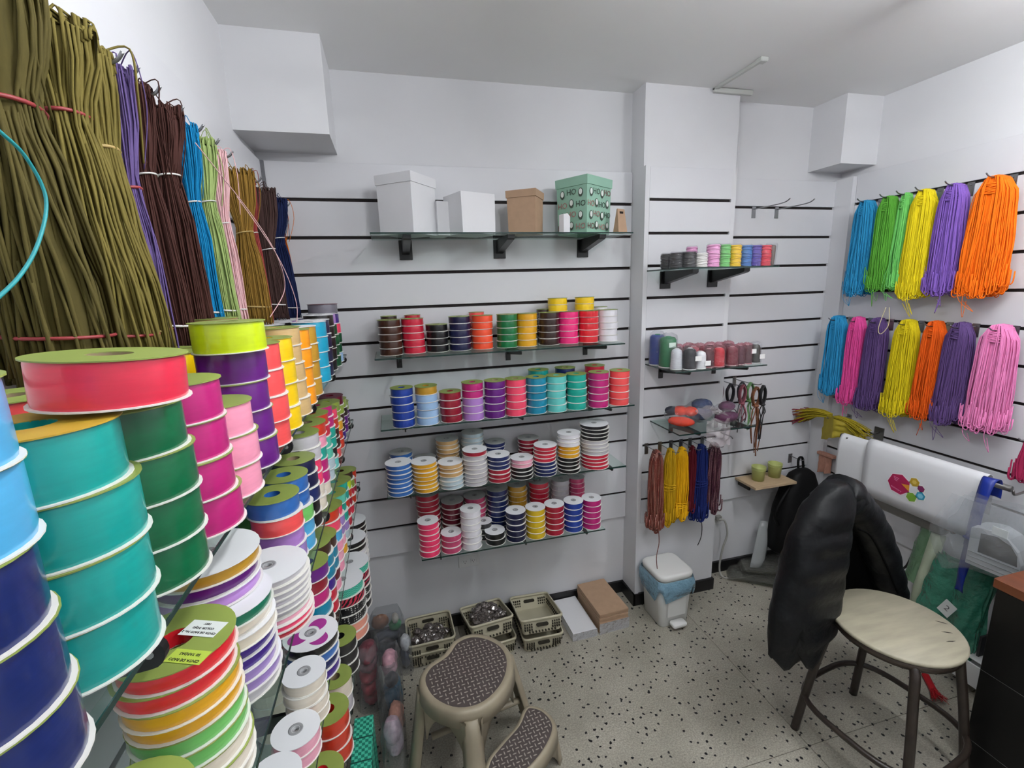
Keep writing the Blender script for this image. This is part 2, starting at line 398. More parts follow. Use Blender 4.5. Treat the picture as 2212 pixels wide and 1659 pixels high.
CD = {'c1': 'glass shelf with wrapped cord spools on the column', 'c2': 'glass shelf with thread cones on the column', 'c3': 'glass shelf with bagged yarn on the column'}
CB = {'c1': (1.295, 1.560), 'c2': (1.290, 1.600), 'c3': (1.36, 1.635)}
for k in CS:
    x0, x1, z = CS[k]
    shelf(CD[k], x0, x1, -0.372, -0.119, z, 'y')
    for q, x in enumerate(CB[k]):
        bracket_y('black shelf bracket, %s one under %s on the column' % (('left', 'right')[q], {'c1': 'cord spool shelf', 'c2': 'thread cone shelf', 'c3': 'bagged yarn shelf'}[k]), x, -0.115, z-0.006, 0.235, k == 'c1')
# ------------------------------------------------------------------ ribbon spools
CO = {'brown': '#3d2318', 'red': '#c4203a', 'black': '#0e0e11', 'navy': '#14183f', 'orange red': '#f0502e', 'green': '#0b6b3a', 'gold': '#e0a41c',
      'dark brown': '#2f1d18', 'hot pink': '#ee2d7c', 'white': '#e6e4ea', 'yellow': '#f2c91c', 'royal blue': '#183a94', 'light blue': '#9dc0e6',
      'dark red': '#8b1128', 'lilac': '#b07fcb', 'magenta': '#b81f72', 'purple': '#5f1677', 'coral pink': '#ef4767', 'teal blue': '#0c7f9f',
      'aqua': '#62c6c0', 'turquoise': '#12a08f', 'coral': '#ef5252', 'blue': '#2f66ae', 'tan': '#c9a36c', 'pale blue': '#b4c7cf', 'pink': '#f0a9bd',
      'silver': '#c2bfc4', 'maroon': '#5d0f22', 'rose': '#c2476f', 'dark blue': '#16245a', 'mustard': '#d8b51b', 'bright red': '#d9252f',
      'deep pink': '#f0386a', 'crimson': '#a3122e', 'sky blue': '#4fa6d6', 'teal': '#14978f', 'dark green': '#04603a', 'light pink': '#f29ab5',
      'violet': '#3c1c80', 'lime': '#c3da0c', 'bright yellow': '#f0c808', 'beige': '#c8a873', 'bright orange': '#f59a12', 'old gold': '#b98c2a',
      'cyan': '#0f9cc0', 'forest green': '#0d4a2a', 'grey': '#6d6a74', 'cream': '#e3d9c8', 'pale green': '#6fbf62', 'rust': '#c8371f',
      'mint': '#58bda6', 'charcoal': '#232325', 'salmon': '#e79a84', 'olive': '#8ca23c', 'lavender': '#9a7fc0', 'deep teal': '#0e6e52', 'scarlet': '#de2f4a'}
def ribbon_mat(c):
    return mat('satin_'+c.replace(' ', '_'), CO[c], 0.30, spec=0.5, coat=0.45, var=0.05, vscale=30, bump=0.05, bscale=14, stretch=(1, 1, 7))
green_card = mat('green_card', '#87964a', 0.42, var=0.16, vscale=9, spec=0.5)
white_card = mat('white_card', '#e2e3e6', 0.5, var=0.02, vscale=9)
gold_card = mat('amber_card', '#b9952c', 0.45, var=0.12, vscale=8)
rim_white = mat('card_rim', '#dedcd6', 0.5)
hub_grey = mat('grey_hub', '#8f9092', 0.45)
board_core = mat('cardboard_core', '#8d7c60', 0.8)
maroon_card = mat('maroon_card', '#5c1a30', 0.4)
grey_card = mat('worn_grey_card', '#a9aaa8', 0.5, var=0.08, vscale=15)
SM = {}
def spool_meshes(d, h, hole):
    k = (d, h, hole)
    if k in SM: return SM[k]
    r = d/2; n = 32; t = 0.0011; rr = r*0.955
    bot = MB().lathe([(hole, 0), (r, 0), (r, t), (hole, t)], n, closed=True).mesh('bottom_flange')
    top = MB().lathe([(hole, h-t), (r, h-t), (r, h), (hole, h)], n, closed=True).mesh('top_flange')
    rib = MB().lathe([(rr*0.985, t), (rr, t+0.1*h), (rr, h-t-0.1*h), (rr*0.985, h-t)], n).mesh('ribbon', True)
    cor = MB().lathe([(hole, t*0.5), (hole, h-t*0.5)], 20).mesh('core', True)
    hub = MB().lathe([(hole*0.35, h-0.004), (hole*0.35, h-0.0004), (hole*1.6, h+0.0003), (hole*1.9, h+0.0003), (hole*1.9, h-0.001)], 20).mesh('hub', True)
    SM[k] = (bot, top, rib, cor, hub); return SM[k]
STUFF = {'v': [], 'f': [], 'm': [], 'mats': []}
def stuff_spool(x, y, z, d, h, m):
    """a spool of the rows hidden behind the front stacks"""
    for mm, prof_ in ((m, [(0.012, 0.0012), (d*0.475, 0.0012), (d*0.475, h-0.0012), (0.012, h-0.0012)]), (rim_white, [(0.010, 0), (d/2, 0), (d/2, 0.0012), (0.010, 0.0012)])):
        if mm not in STUFF['mats']: STUFF['mats'].append(mm)
        b = MB().lathe(prof_, 20, (x, y, z), closed=True); o = len(STUFF['v']); STUFF['v'] += b.v
        STUFF['f'] += [tuple(i+o for i in f) for f in b.f]; STUFF['m'] += [STUFF['mats'].index(mm)]*len(b.f)
def spool(x, y, z, d, h, colour, card, label, group, tilt=None, top=True, rm=None):
    hole = 0.007 if card in ('white', 'grey') else d*0.15
    bot, tp, rib, cor, hub = spool_meshes(d, h, hole)
    a = R.uniform(0, 6.28)
    o = thing('narrow_ribbon_spool' if card in ('white', 'grey') else 'ribbon_spool', label, 'ribbon spool', (x, y, z), group=group, rot=(tilt[0], tilt[1], a) if tilt else (0, 0, a))
    cm = {'green': green_card, 'white': white_card, 'amber': gold_card, 'maroon': maroon_card, 'grey': grey_card}[card]
    m = rm or ribbon_mat(colour)
    inst('bottom_flange', bot, rim_white, o); inst('top_flange', tp, cm if (top or y < -1.35) else rim_white, o); inst('ribbon', rib, m, o)
    if top:
        if card in ('white', 'grey'): inst('hub', hub, hub_grey, o)
        else: inst('core', cor, m if R.random() < 0.6 else board_core, o)
    return o
def pos_word(i, n):
    """i counted from the bottom"""
    if n == 1: return 'single one'
    if i == n-1: return 'topmost'
    if i == 0: return 'bottom'
    return ORD[n-1-i]+' from top'
def expand(levels):
    out = []
    for it in levels:
        if isinstance(it, str): out.append((it, 1))
        else: out.append(it)
    return [c for c, k in out for _ in range(k)]
def stack(x, y, z, d, h, levels, card, where, group, jit=0.0022, rms=None, cards=None, vis=99):
    """levels listed from the bottom up"""
    L = expand(levels); n = len(L); last = None
    for i, c in enumerate(L):
        if i < n-vis:
            stuff_spool(x, y, z+i*(h+0.0002), d, h, ribbon_mat(c)); continue
        lab = '%s ribbon spool, %s, %s' % (c, pos_word(i, n), where)
        last = spool(x+R.uniform(-jit, jit), y+R.uniform(-jit, jit), z+i*(h+0.0002), d, h, c, (cards or {}).get(i, card), lab, group,
              top=(i == n-1), rm=(rms or {}).get(i))
    return last

# back wall, highest shelf
G = 'ribbon spools in stacks on the shelves'
def bw(i, k, row='stack'): return '%s %s from left, %s' % (ORD[i], row, BN[k])
b1 = [(-0.010, 'brown', 5), (0.086, 'red', 5), (0.187, 'black', 4), (0.286, 'navy', 5), (0.387, 'orange red', 5), (0.499, 'green', 5), (0.592, 'gold', 5),
      (0.698, 'dark brown', 5), (0.794, 'hot pink', 5), (0.896, 'bright red', 5), (0.993, 'white', 5)]
for i, (x, c, n) in enumerate(b1):
    stack(x, -0.118 if i else -0.135, SH['b1'], 0.097, 0.0292, [(c, n)], 'green', bw(i, 'b1'), G)
stack(0.755, -0.085, SH['b1']+0.148, 0.094, 0.030, [('yellow', 2)], 'green', 'pair bridging brown and pink stacks, highest spool shelf', G)
stack(0.889, -0.085, SH['b1']+0.148, 0.094, 0.030, [('yellow', 2)], 'green', 'pair on the bright red stack, highest spool shelf', G)
for i, (x, c) in enumerate([(-0.012, 'dark brown'), (0.090, 'red'), (0.375, 'coral'), (0.700, 'dark brown'), (0.985, 'white')]):
    stack(x, -0.048 if i else -0.060, SH['b1'], 0.072, 0.0315, [(c, 5)], 'green', bw(i, 'b1', 'rear stack'), G, vis=1)
# second
b2 = [(0.016, [('royal blue', 5)]), (0.118, [('light blue', 4), 'old gold']), (0.219, [('dark red', 4)]), (0.315, [('lilac', 3), ('magenta', 2)]),
      (0.413, [('purple', 5)]), (0.509, [('coral pink', 5)]), (0.605, [('teal blue', 5)]), (0.699, [('aqua', 5)]), (0.799, [('turquoise', 5)]),
      (0.908, [('magenta', 5)]), (1.014, [('coral', 5)])]
for i, (x, L) in enumerate(b2):
    stack(x, -0.204, SH['b2'], 0.096, 0.0325, L, 'green', bw(i, 'b2'), G)
for i, (x, c) in enumerate([(0.655, 'teal'), (0.790, 'dark blue'), (0.945, 'red')]):
    stack(x, -0.085, SH['b2'], 0.100, 0.0345, [(c, 5)], 'green', bw(i, 'b2', 'rear stack'), G, vis=1)
# third: thin spools
b3 = [(-0.020, 0.112, [('blue', 7)]), (0.089, 0.111, [('gold', 7)]), (0.203, 0.110, [('pale blue', 3), ('tan', 3)]), (0.310, 0.110, [('silver', 7), 'crimson']),
      (0.419, 0.106, [('crimson', 3), ('dark blue', 3)]), (0.528, 0.106, [('black', 3), ('pink', 2)]), (0.640, 0.108, [('dark blue', 4), ('red', 4)]),
      (0.757, 0.108, [('black', 4), ('gold', 3), ('white', 3)]), (0.897, 0.136, [('red', 4), ('silver', 4), ('black', 4)])]
HH = [0.0195, 0.0185, 0.019, 0.0195, 0.020, 0.0185, 0.0175, 0.0185, 0.0175]
for i, (x, d, L) in enumerate(b3):
    stack(x, -0.205 if i < 8 else -0.190, SH['b3'], d, HH[i], L, 'white', bw(i, 'b3'), G, jit=0.003)
for i, (x, d, L) in enumerate([(-0.008, 0.105, [('blue', 7)]), (0.100, 0.100, [('silver', 5)]), (0.208, 0.108, [('tan', 9)]), (0.325, 0.105, [('pale blue', 10)]),
                               (0.432, 0.100, [('dark blue', 7)]), (0.600, 0.105, [('dark red', 7)])]):
    stack(x, -0.072, SH['b3'], d, 0.0195, L, 'grey', bw(i, 'b3', 'rear stack'), G, jit=0.003, vis=(2, 1, 4, 5, 2, 3)[i])
# lowest
b4 = [(0.087, 'deep pink', 6, 0.0265), (0.185, 'rose', 3, 0.0285), (0.279, 'white', 6, 0.031), (0.392, 'black', 2, 0.030), (0.492, 'navy', 5, 0.029), (0.590, 'mustard', 5, 0.029),
      (0.686, 'crimson', 5, 0.0295), (0.783, 'royal blue', 5, 0.030), (0.880, 'magenta', 5, 0.030)]
for i, (x, c, n, h) in enumerate(b4):
    stack(x, -0.197, SH['b4'], 0.096, h, [(c, n)], 'white', bw(i, 'b4'), G)
for i, (x, y, d, c, n, h) in enumerate([(0.098, -0.07, 0.112, 'crimson', 9, 0.026), (0.212, -0.078, 0.108, 'maroon', 7, 0.026), (0.325, -0.06, 0.108, 'rose', 7, 0.026),
                                     (0.434, -0.075, 0.106, 'dark blue', 8, 0.0265), (0.540, -0.060, 0.098, 'old gold', 8, 0.0265), (0.655, -0.058, 0.104, 'red', 8, 0.0265),
                                     (0.770, -0.055, 0.094, 'silver', 8, 0.0255), (0.862, -0.055, 0.084, 'rose', 8, 0.0255)]):
    stack(x, y, SH['b4'], d, h, [(c, n)], 'grey', bw(i, 'b4', 'rear stack'), G, jit=0.003, vis=(7, 5, 4, 5, 2, 2, 1, 1)[i])
for i, (x, y, c, n) in enumerate([(0.357, -0.112, 'charcoal', 3), (0.552, -0.132, 'tan', 4), (0.653, -0.135, 'crimson', 4)]):
    if i == 0: stack(0.350, -0.140, SH['b4'], 0.080, 0.028, [(c, n)], 'white', 'behind the short black stack, lowest spool shelf', G)

# ---- left wall shelves; stacks counted from the camera
def lw(i, k, row='front stack'): return '%s %s from camera, %s left-wall shelf' % (ORD[i], row, LN[k])
l1 = [(-1.868, [('dark blue', 3), ('sky blue', 2)]), (-1.767, [('teal', 4)]), (-1.666, [('dark green', 4)]), (-1.566, [('magenta', 4)]), (-1.466, [('light pink', 3)]),
      (-1.360, [('purple', 4)]), (-1.258, [('coral', 4)]), (-1.152, [('bright yellow', 4)]), (-1.050, [('beige', 5)]), (-0.948, [('bright orange', 4)]), (-0.845, [('old gold', 4)]),
      (-0.645, [('cyan', 4)]), (-0.545, [('navy', 4)]), (-0.442, [('black', 5)]), (-0.340, [('forest green', 4), 'lilac']), (-0.238, [('light blue', 1), ('forest green', 2), 'coral pink', 'violet'])]
for i, (y, L) in enumerate(l1):
    cd = 'green' if i < 10 else 'white'
    cards = {3: 'amber'} if i == 1 else None
    stack(-0.241, y, LS['l1'], 0.099, {3: 0.043, 2: 0.0425, 4: 0.0415, 8: 0.0385, 13: 0.038, 14: 0.038, 15: 0.037}.get(i, 0.0450), L, cd, lw(i, 'l1'), G, jit=0.003, cards=cards)
zt = LS['l1']
spool(-0.214, -1.722, zt+0.1850, 0.100, 0.036, 'scarlet', 'green', 'large shiny scarlet spool lying across teal and dark green stacks', G, tilt=(0.05, 0.03))
spool(-0.231, -1.384, zt+0.1830, 0.099, 0.043, 'lime', 'green', 'lime green ribbon spool on top of the purple stack, left wall', G)
spool(-0.245, -0.270, zt+0.1870, 0.108, 0.036, 'grey', 'maroon', 'grey ribbon spool on the farthest stack, top left-wall shelf', G)
rear1 = [(-1.60, 'coral', 4), (-1.49, 'maroon', 3), (-1.38, 'purple', 4), (-1.27, 'bright yellow', 4), (-1.16, 'beige', 4), (-1.05, 'beige', 5), (-0.94, 'bright orange', 4),
         (-0.83, 'old gold', 3), (-0.72, 'cyan', 4), (-0.61, 'navy', 4), (-0.50, 'black', 4), (-0.39, 'lilac', 4), (-0.28, 'violet', 4), (-0.79, 'old gold', 3)]
for i, (y, c, n) in enumerate(rear1[:13]):
    stack(-0.362, y, LS['l1'], 0.100, 0.0435, [(c, n)], 'green' if i < 9 else 'white', lw(i, 'l1', 'rear stack'), G, vis=1)
# second left shelf: big thin spools near the camera, smaller ones beyond
bigA = [('cream', 3), ('pale green', 2), ('gold', 2), ('bright red', 2)]
SPA = stack(-0.262, -1.615, LS['l2'], 0.116, 0.0203, bigA, 'green', lw(0, 'l2'), G, jit=0.003)
stack(-0.268, -1.735, LS['l2'], 0.112, 0.0203, [('cream', 2), ('silver', 3)], 'green', 'nearest short stack under the glass edge, second left-wall shelf', G, jit=0.003)
stack(-0.262, -1.478, LS['l2'], 0.124, 0.0178, [('silver', 1), ('lavender', 2), ('violet', 2), ('cream', 2), 'deep teal'], 'white', lw(1, 'l2'), G, jit=0.004)
stack(-0.282, -1.455, LS['l2']+0.1450, 0.134, 0.0185, ['lilac', 'purple', 'old gold'], 'white', 'leaning over the cream and violet stack, second left-wall shelf', G)
stack(-0.238, -1.345, LS['l2'], 0.124, 0.0112, [('red', 1), ('deep pink', 1), ('pink', 1), ('silver', 6)], 'white', lw(2, 'l2'), G, jit=0.003)
def l2row(ys, k, sets, h, d, first, cards, x=-0.252, row='front stack'):
    for i, (y, L) in enumerate(zip(ys, sets)):
        stack(x, y, LS[k], d, h, L, cards[i] if isinstance(cards, list) else cards, lw(first+i, k, row), G, jit=0.003, vis=99 if row == 'front stack' else 0)
l2row([-1.205, -1.100, -1.000, -0.905, -0.805, -0.705, -0.605, -0.505, -0.405, -0.305, -0.205, -0.105], 'l2',
      [['lavender', 'lavender', 'lilac', 'coral', 'blue'], ['sky blue', 'sky blue', 'pale green', 'blue', 'blue'], ['black', 'black', 'dark blue', 'navy', 'navy'],
       ['cream', 'cream', 'deep pink', 'deep pink', 'silver', 'silver'], ['cream', 'magenta', 'magenta', 'turquoise', 'light pink', 'rust'],
       ['pale blue', 'pale blue', 'mint', 'mint', 'red', 'rust'], ['aqua', 'black', 'turquoise', 'turquoise', 'magenta', 'magenta'], ['coral', 'brown', 'brown', 'rust', 'coral pink'],
       ['rust', 'rust', 'gold', 'olive', 'olive'], ['violet', 'dark brown', 'brown', 'olive', 'maroon'], ['purple', 'purple', 'dark brown', 'olive'], ['charcoal', 'purple', 'olive']],
      0.0345, 0.098, 3, ['green']*9+['maroon', 'green', 'green'])
l2row([-1.40, -1.28, -1.16, -1.04, -0.92, -0.80, -0.68, -0.56, -0.44, -0.32, -0.20], 'l2',
      [[(c, 4)] for c in ('lavender', 'lilac', 'blue', 'pale green', 'navy', 'silver', 'rust', 'mint', 'coral', 'olive', 'maroon')], 0.034, 0.096, 0, 'green', x=-0.385, row='rear stack')
# third left shelf
SPB = stack(-0.238, -1.128, LS['l3'], 0.118, 0.0235, ['violet', 'dark blue', 'blue', 'black'], 'white', lw(1, 'l3'), G)
stack(-0.232, -1.252, LS['l3'], 0.084, 0.0250, [('cream', 4)], 'white', lw(0, 'l3'), G)
stack(-0.238, -1.338, LS['l3'], 0.086, 0.0260, ['pink', 'pink'], 'white', 'pale pink pair near the camera, third left-wall shelf', G)
stack(-0.254, -1.420, LS['l3'], 0.088, 0.0270, ['white', 'silver'], 'white', 'nearest white pair, third left-wall shelf', G)
l2row([-1.015, -0.916, -0.818, -0.720, -0.622, -0.524, -0.426, -0.328, -0.230, -0.132], 'l3',
      [['black', 'black', 'teal blue', 'magenta', 'dark red', 'purple'], ['red', 'red', 'violet', 'teal blue', 'teal blue', 'brown'], ['light pink', 'maroon', 'teal blue', 'teal blue', 'brown'],
       ['light pink', 'pink', 'light pink', 'sky blue', 'coral pink', 'rust'], ['gold', 'pink', 'lavender', 'lavender', 'coral pink'], ['pale blue', 'lavender', 'turquoise', 'turquoise', 'mint'],
       ['red', 'red', 'rust', 'turquoise', 'turquoise'], ['red', 'crimson', 'rust', 'lime'], ['rust', 'red', 'olive', 'brown'], ['crimson', 'red', 'rust'], ['brown', 'crimson', 'red']],
      0.0345, 0.098, 2, ['green']*11)
l2row([-1.45, -1.30, -1.16, -1.02, -0.88, -0.74, -0.60, -0.46, -0.32], 'l3', [[(c, 4)] for c in ('cream', 'silver', 'violet', 'black', 'teal blue', 'red', 'lavender', 'turquoise', 'rust')], 0.034, 0.096, 0, 'green', x=-0.385, row='rear stack')
# lowest left shelf: patterned ribbons
def pattern(kind, a, b, sc):
    m = bpy.data.materials.new('ribbon_'+kind); m.use_nodes = True; nt = m.node_tree; bs = nt.nodes['Principled BSDF']; bs.inputs['Roughness'].default_value = 0.4
    tc = nt.nodes.new('ShaderNodeTexCoord')
    if kind == 'polka':
        t = nt.nodes.new('ShaderNodeTexVoronoi'); t.inputs['Scale'].default_value = sc; t.inputs['Randomness'].default_value = 0.25; o = t.outputs['Distance']; pos = (0.26, 0.30); nt.links.new(tc.outputs['Object'], t.inputs['Vector'])
    elif kind == 'zebra':
        t = nt.nodes.new('ShaderNodeTexWave'); t.inputs['Scale'].default_value = sc; t.inputs['Distortion'].default_value = 7; t.bands_direction = 'DIAGONAL'; o = t.outputs['Fac']; pos = (0.46, 0.54); nt.links.new(tc.outputs['Object'], t.inputs['Vector'])
    else:
        t = nt.nodes.new('ShaderNodeTexChecker'); t.inputs['Scale'].default_value = sc; o = t.outputs['Fac']; pos = (0.4, 0.6); nt.links.new(tc.outputs['Object'], t.inputs['Vector'])
    r = nt.nodes.new('ShaderNodeValToRGB'); r.color_ramp.elements[0].position = pos[0]; r.color_ramp.elements[1].position = pos[1]
    r.color_ramp.elements[0].color = hexc(a); r.color_ramp.elements[1].color = hexc(b)
    nt.links.new(o, r.inputs[0]); nt.links.new(r.outputs[0], bs.inputs['Base Color']); return m
polka = pattern('polka', '#cfcfc8', '#17171a', 120); zebra = pattern('zebra', '#141014', '#c8304c', 30); ging = pattern('gingham', '#1f8f78', '#5fc3ab', 260)
stack(-0.234, -0.615, LS['l4'], 0.138, 0.034, ['salmon', 'salmon', 'black', 'black', 'red', 'mint'], 'white', lw(2, 'l4'), G, rms={2: polka, 3: polka, 4: zebra, 5: ging})
stack(-0.226, -0.470, LS['l4'], 0.136, 0.030, ['black', 'black', 'black', 'black', 'red', 'mint'], 'white', lw(3, 'l4'), G, rms={1: polka, 2: polka, 3: zebra, 4: zebra, 5: ging})
stack(-0.236, -0.320, LS['l4'], 0.130, 0.022, [('white', 7), 'black', 'black'], 'white', lw(4, 'l4'), G)
stack(-0.240, -0.170, LS['l4'], 0.120, 0.022, [('white', 6), ('black', 3)], 'white', lw(5, 'l4'), G)
stack(-0.236, -0.778, LS['l4'], 0.100, 0.038, [('charcoal', 3)], 'green', lw(1, 'l4'), G)
stack(-0.238, -0.925, LS['l4'], 0.092, 0.050, ['silver', 'cream'], 'green', lw(0, 'l4'), G)
stack(-0.236, -1.065, LS['l4'], 0.100, 0.044, [('rust', 3)], 'green', 'rust trio near the camera, lowest left-wall shelf', G)
stack(-0.240, -1.190, LS['l4'], 0.100, 0.044, ['bright red', 'bright red'], 'green', 'nearest bright red pair, lowest left-wall shelf', G)
for i, (y, c) in enumerate([(-0.95, 'cream'), (-0.80, 'charcoal'), (-0.65, 'salmon'), (-0.50, 'black'), (-0.35, 'white')]):
    stack(-0.395, y, LS['l4'], 0.100, 0.036, [(c, 4)], 'white', lw(i, 'l4', 'rear stack'), G, vis=0)

# paper labels and printing on some cards
paper = mat('paper_label', '#e2e7e4', 0.6); ink = mat('black_ink', '#1c1c1c', 0.7); lime_l = mat('lime_label', '#b3c84a', 0.6); leafink = mat('dark_green_print', '#3f6a2c', 0.6)
def under(child, par):
    child.parent = par; child.matrix_parent_inverse = par.matrix_basis.inverted(); return child
def sticker(par, label, x, y, z, sx, sy, rz, lines, size, pm=paper):
    s = MB().box(-sx/2, sx/2, -sy/2, sy/2, 0, 0.0003).build('label_sticker', pm); s['label'] = label
    s.matrix_basis = Matrix.Translation((x, y, z)) @ Matrix.Rotation(rz, 4, 'Z'); under(s, par)
    for q, t in enumerate(lines):
        text_mesh(t, size, ink, s, Matrix.Translation((0, sy*(0.28-0.28*q*(1 if len(lines) > 2 else 1.6)), 0.0005)))
zA = LS['l2']+9*0.0205
sticker(SPA, 'white sticker with printed lines', -0.236, -1.605, zA+0.0002, 0.044, 0.024, 2.75, ['CINTA DE RASO No. 2', 'COLOR: ROJO', '100Y'], 0.0042)
sticker(SPA, 'lime sticker with black print', -0.236, -1.648, zA+0.0002, 0.042, 0.018, 2.75, ['CINTA DE RASO', '50 YARDAS'], 0.0048, lime_l)
zf = LS['l3']+4*0.0237+0.0002
swm = mat('purple_print', '#9a2f86', 0.5)
def petal(a0, a1, r0, r1, n=14):
    o, i = [], []
    for k in range(n+1):
        t = k/n; a = a0+(a1-a0)*t; bulge = math.sin(PI*t)
        o.append((math.cos(a)*(r0+(r1-r0)*bulge), math.sin(a)*(r0+(r1-r0)*bulge))); i.append((math.cos(a)*r0, math.sin(a)*r0))
    return o+i[::-1][1:-1]
for q, (a0, a1, r0, r1) in enumerate([(-0.5, 1.3, 0.020, 0.046), (2.3, 3.9, 0.024, 0.050), (4.2, 5.4, 0.036, 0.056), (1.6, 2.2, 0.040, 0.055)]):
    sw = MB().prism(petal(a0, a1, r0, r1), 0, 0.0003).build('printed_swirl', swm)
    sw.matrix_basis = Matrix.Translation((-0.238, -1.128, zf)) @ Matrix.Rotation(0.6, 4, 'Z'); under(sw, SPB)

def build_stuff():
    me = bpy.data.meshes.new('hidden_ribbon_spools'); me.from_pydata(STUFF['v'], [], STUFF['f']); me.update()
    for m in STUFF['mats']: me.materials.append(m)
    me.polygons.foreach_set('material_index', STUFF['m'])
    o = bpy.data.objects.new('hidden_ribbon_spools', me); COL.objects.link(o)
    tag(o, 'rows of ribbon spools mostly hidden behind the front stacks on shelves', 'ribbon spools', kind='stuff')
build_stuff()
# ------------------------------------------------------------------ boxes on the top back shelf
wbox = mat('white_cardboard', '#dcdcdf', 0.65, var=0.02, vscale=6); kraft = mat('kraft_cardboard', '#a88a70', 0.75, var=0.05, vscale=40)
mintp = mat('mint_print_paper', '#8fb9a4', 0.55, var=0.05, vscale=12)
Z0 = SH['b0']
def tapered(mb, w0, d0, w1, d1, z0, z1):
    a, b, c, d = w0/2, d0/2, w1/2, d1/2
    return mb.add([(-a,-b,z0),(a,-b,z0),(a,b,z0),(-a,b,z0),(-c,-d,z1),(c,-d,z1),(c,d,z1),(-c,d,z1)], [(3,2,1,0),(4,5,6,7),(0,1,5,4),(1,2,6,5),(2,3,7,6),(3,0,4,7)])
def lidded(name, label, x, y, rz, w, d, h, lid, m, taper=0.97):
    b = thing(name, label, 'box', (x, y, Z0+0.0005), rz)
    tapered(MB(), w*taper, d*taper, w*0.985, d*0.985, 0, h-0.004).build('body', m, b)
    l = MB(); tapered(l, w+0.004, d+0.004, w+0.006, d+0.006, h-lid, h); l.build('lid', m, b)
    return b
lidded('gift_box', 'large white gift box with white lid, leftmost on the box shelf', 0.100, -0.128, 0.90, 0.170, 0.165, 0.222, 0.036, wbox)
b = thing('gift_box', 'white carton without lid standing beside the large white gift box', 'box', (0.352, -0.128, Z0+0.0005), 0.36)
tapered(MB(), 0.155, 0.150, 0.160, 0.150, 0, 0.158).build('body', wbox, b)
MB().box(0.082, 0.094, -0.030, 0.060, 0.0, 0.125).build('side_flap', wbox, b)
b = thing('gift_box', 'narrow white carton standing behind the large white gift box', 'box', (0.232, -0.075, Z0+0.0005), 0.25)
MB().bbox(-0.030, 0.030, -0.055, 0.055, 0, 0.135, 0.001).build('body', wbox, b)
lidded('gift_box', 'brown kraft gift box with kraft lid on the box shelf', 0.590, -0.150, 0.98, 0.125, 0.125, 0.172, 0.028, kraft, 0.93)
gb = lidded('gift_box', 'mint green holiday gift box printed with HO letters', 0.872, -0.118, 0.55, 0.188, 0.165, 0.232, 0.036, mintp, 0.93)
hod = mat('dark_red_print', '#6b2f33', 0.6); hog = mat('dark_green_ho', '#3d4a40', 0.6); hop = mat('pale_print', '#dfe6e0', 0.6); hor = mat('rose_print', '#a9726f', 0.6)
def face_mat(side, w, d, u, v):
    # side 'f' front face (-y), 'l' left face (-x)
    if side == 'f': return Matrix.Translation((u, -d/2-0.0005, v)) @ Matrix.Rotation(PI/2, 4, 'X')
    return Matrix.Translation((-w/2-0.0005, -u, v)) @ Matrix.Rotation(-PI/2, 4, 'Z') @ Matrix.Rotation(PI/2, 4, 'X')
for side, wid in (('f', 0.165), ('l', 0.145)):
    dots = {0: MB(), 1: MB(), 2: MB()}
    cols = 4 if side == 'f' else 3
    for r_ in range(4):
        for c_ in range(cols):
            u = -wid/2+wid*(c_+0.5)/cols; v = 0.028+0.046*r_
            M_ = face_mat(side, 0.1855, 0.1625, u, v+0.006*(c_ % 2))
            if (c_+r_) % 2 == 0: text_mesh('HO', 0.034, (hod, hog, hor)[(r_+c_) % 3], gb, M_, 'printed_letters')
            else:
                dots[0].prism([(0.013*math.cos(a)*0.95, 0.018*math.sin(a)) for a in [2*PI*k/14 for k in range(14)]], 0, 0.0003, M_)
                dots[1].prism([(0.009*math.cos(a)*0.95, 0.003+0.012*math.sin(a)) for a in [2*PI*k/14 for k in range(14)]], 0.0003, 0.0006, M_)
    dots[0].build('printed_ornaments', hog, gb); dots[1].build('printed_ornament_centres', hop, gb)
b = thing('paper_bag', 'tiny white gable box in front of the mint green box', 'box', (0.742, -0.215, Z0+0.0005), 0.5)
MB().prism([(-0.020, 0), (0.020, 0), (0.021, 0.066), (0.004, 0.078), (-0.020, 0.072)], -0.013, 0.013, Matrix(((1,0,0,0),(0,0,1,0),(0,1,0,0),(0,0,0,1)))).build('body', wbox, b)
b = thing('paper_bag', 'small brown kraft bag with cut-out handle at shelf end', 'bag', (1.012, -0.195, Z0+0.0005), 0.35)
tapered(MB(), 0.056, 0.034, 0.046, 0.012, 0, 0.078).build('body', kraft, b)
tapered(MB(), 0.046, 0.012, 0.044, 0.004, 0.078, 0.102).build('folded_top', kraft, b)
MB().box(-0.010, 0.010, -0.0070, 0.0070, 0.082, 0.091).build('handle_hole', mat('hole_dark', '#1b120d', 0.9), b)

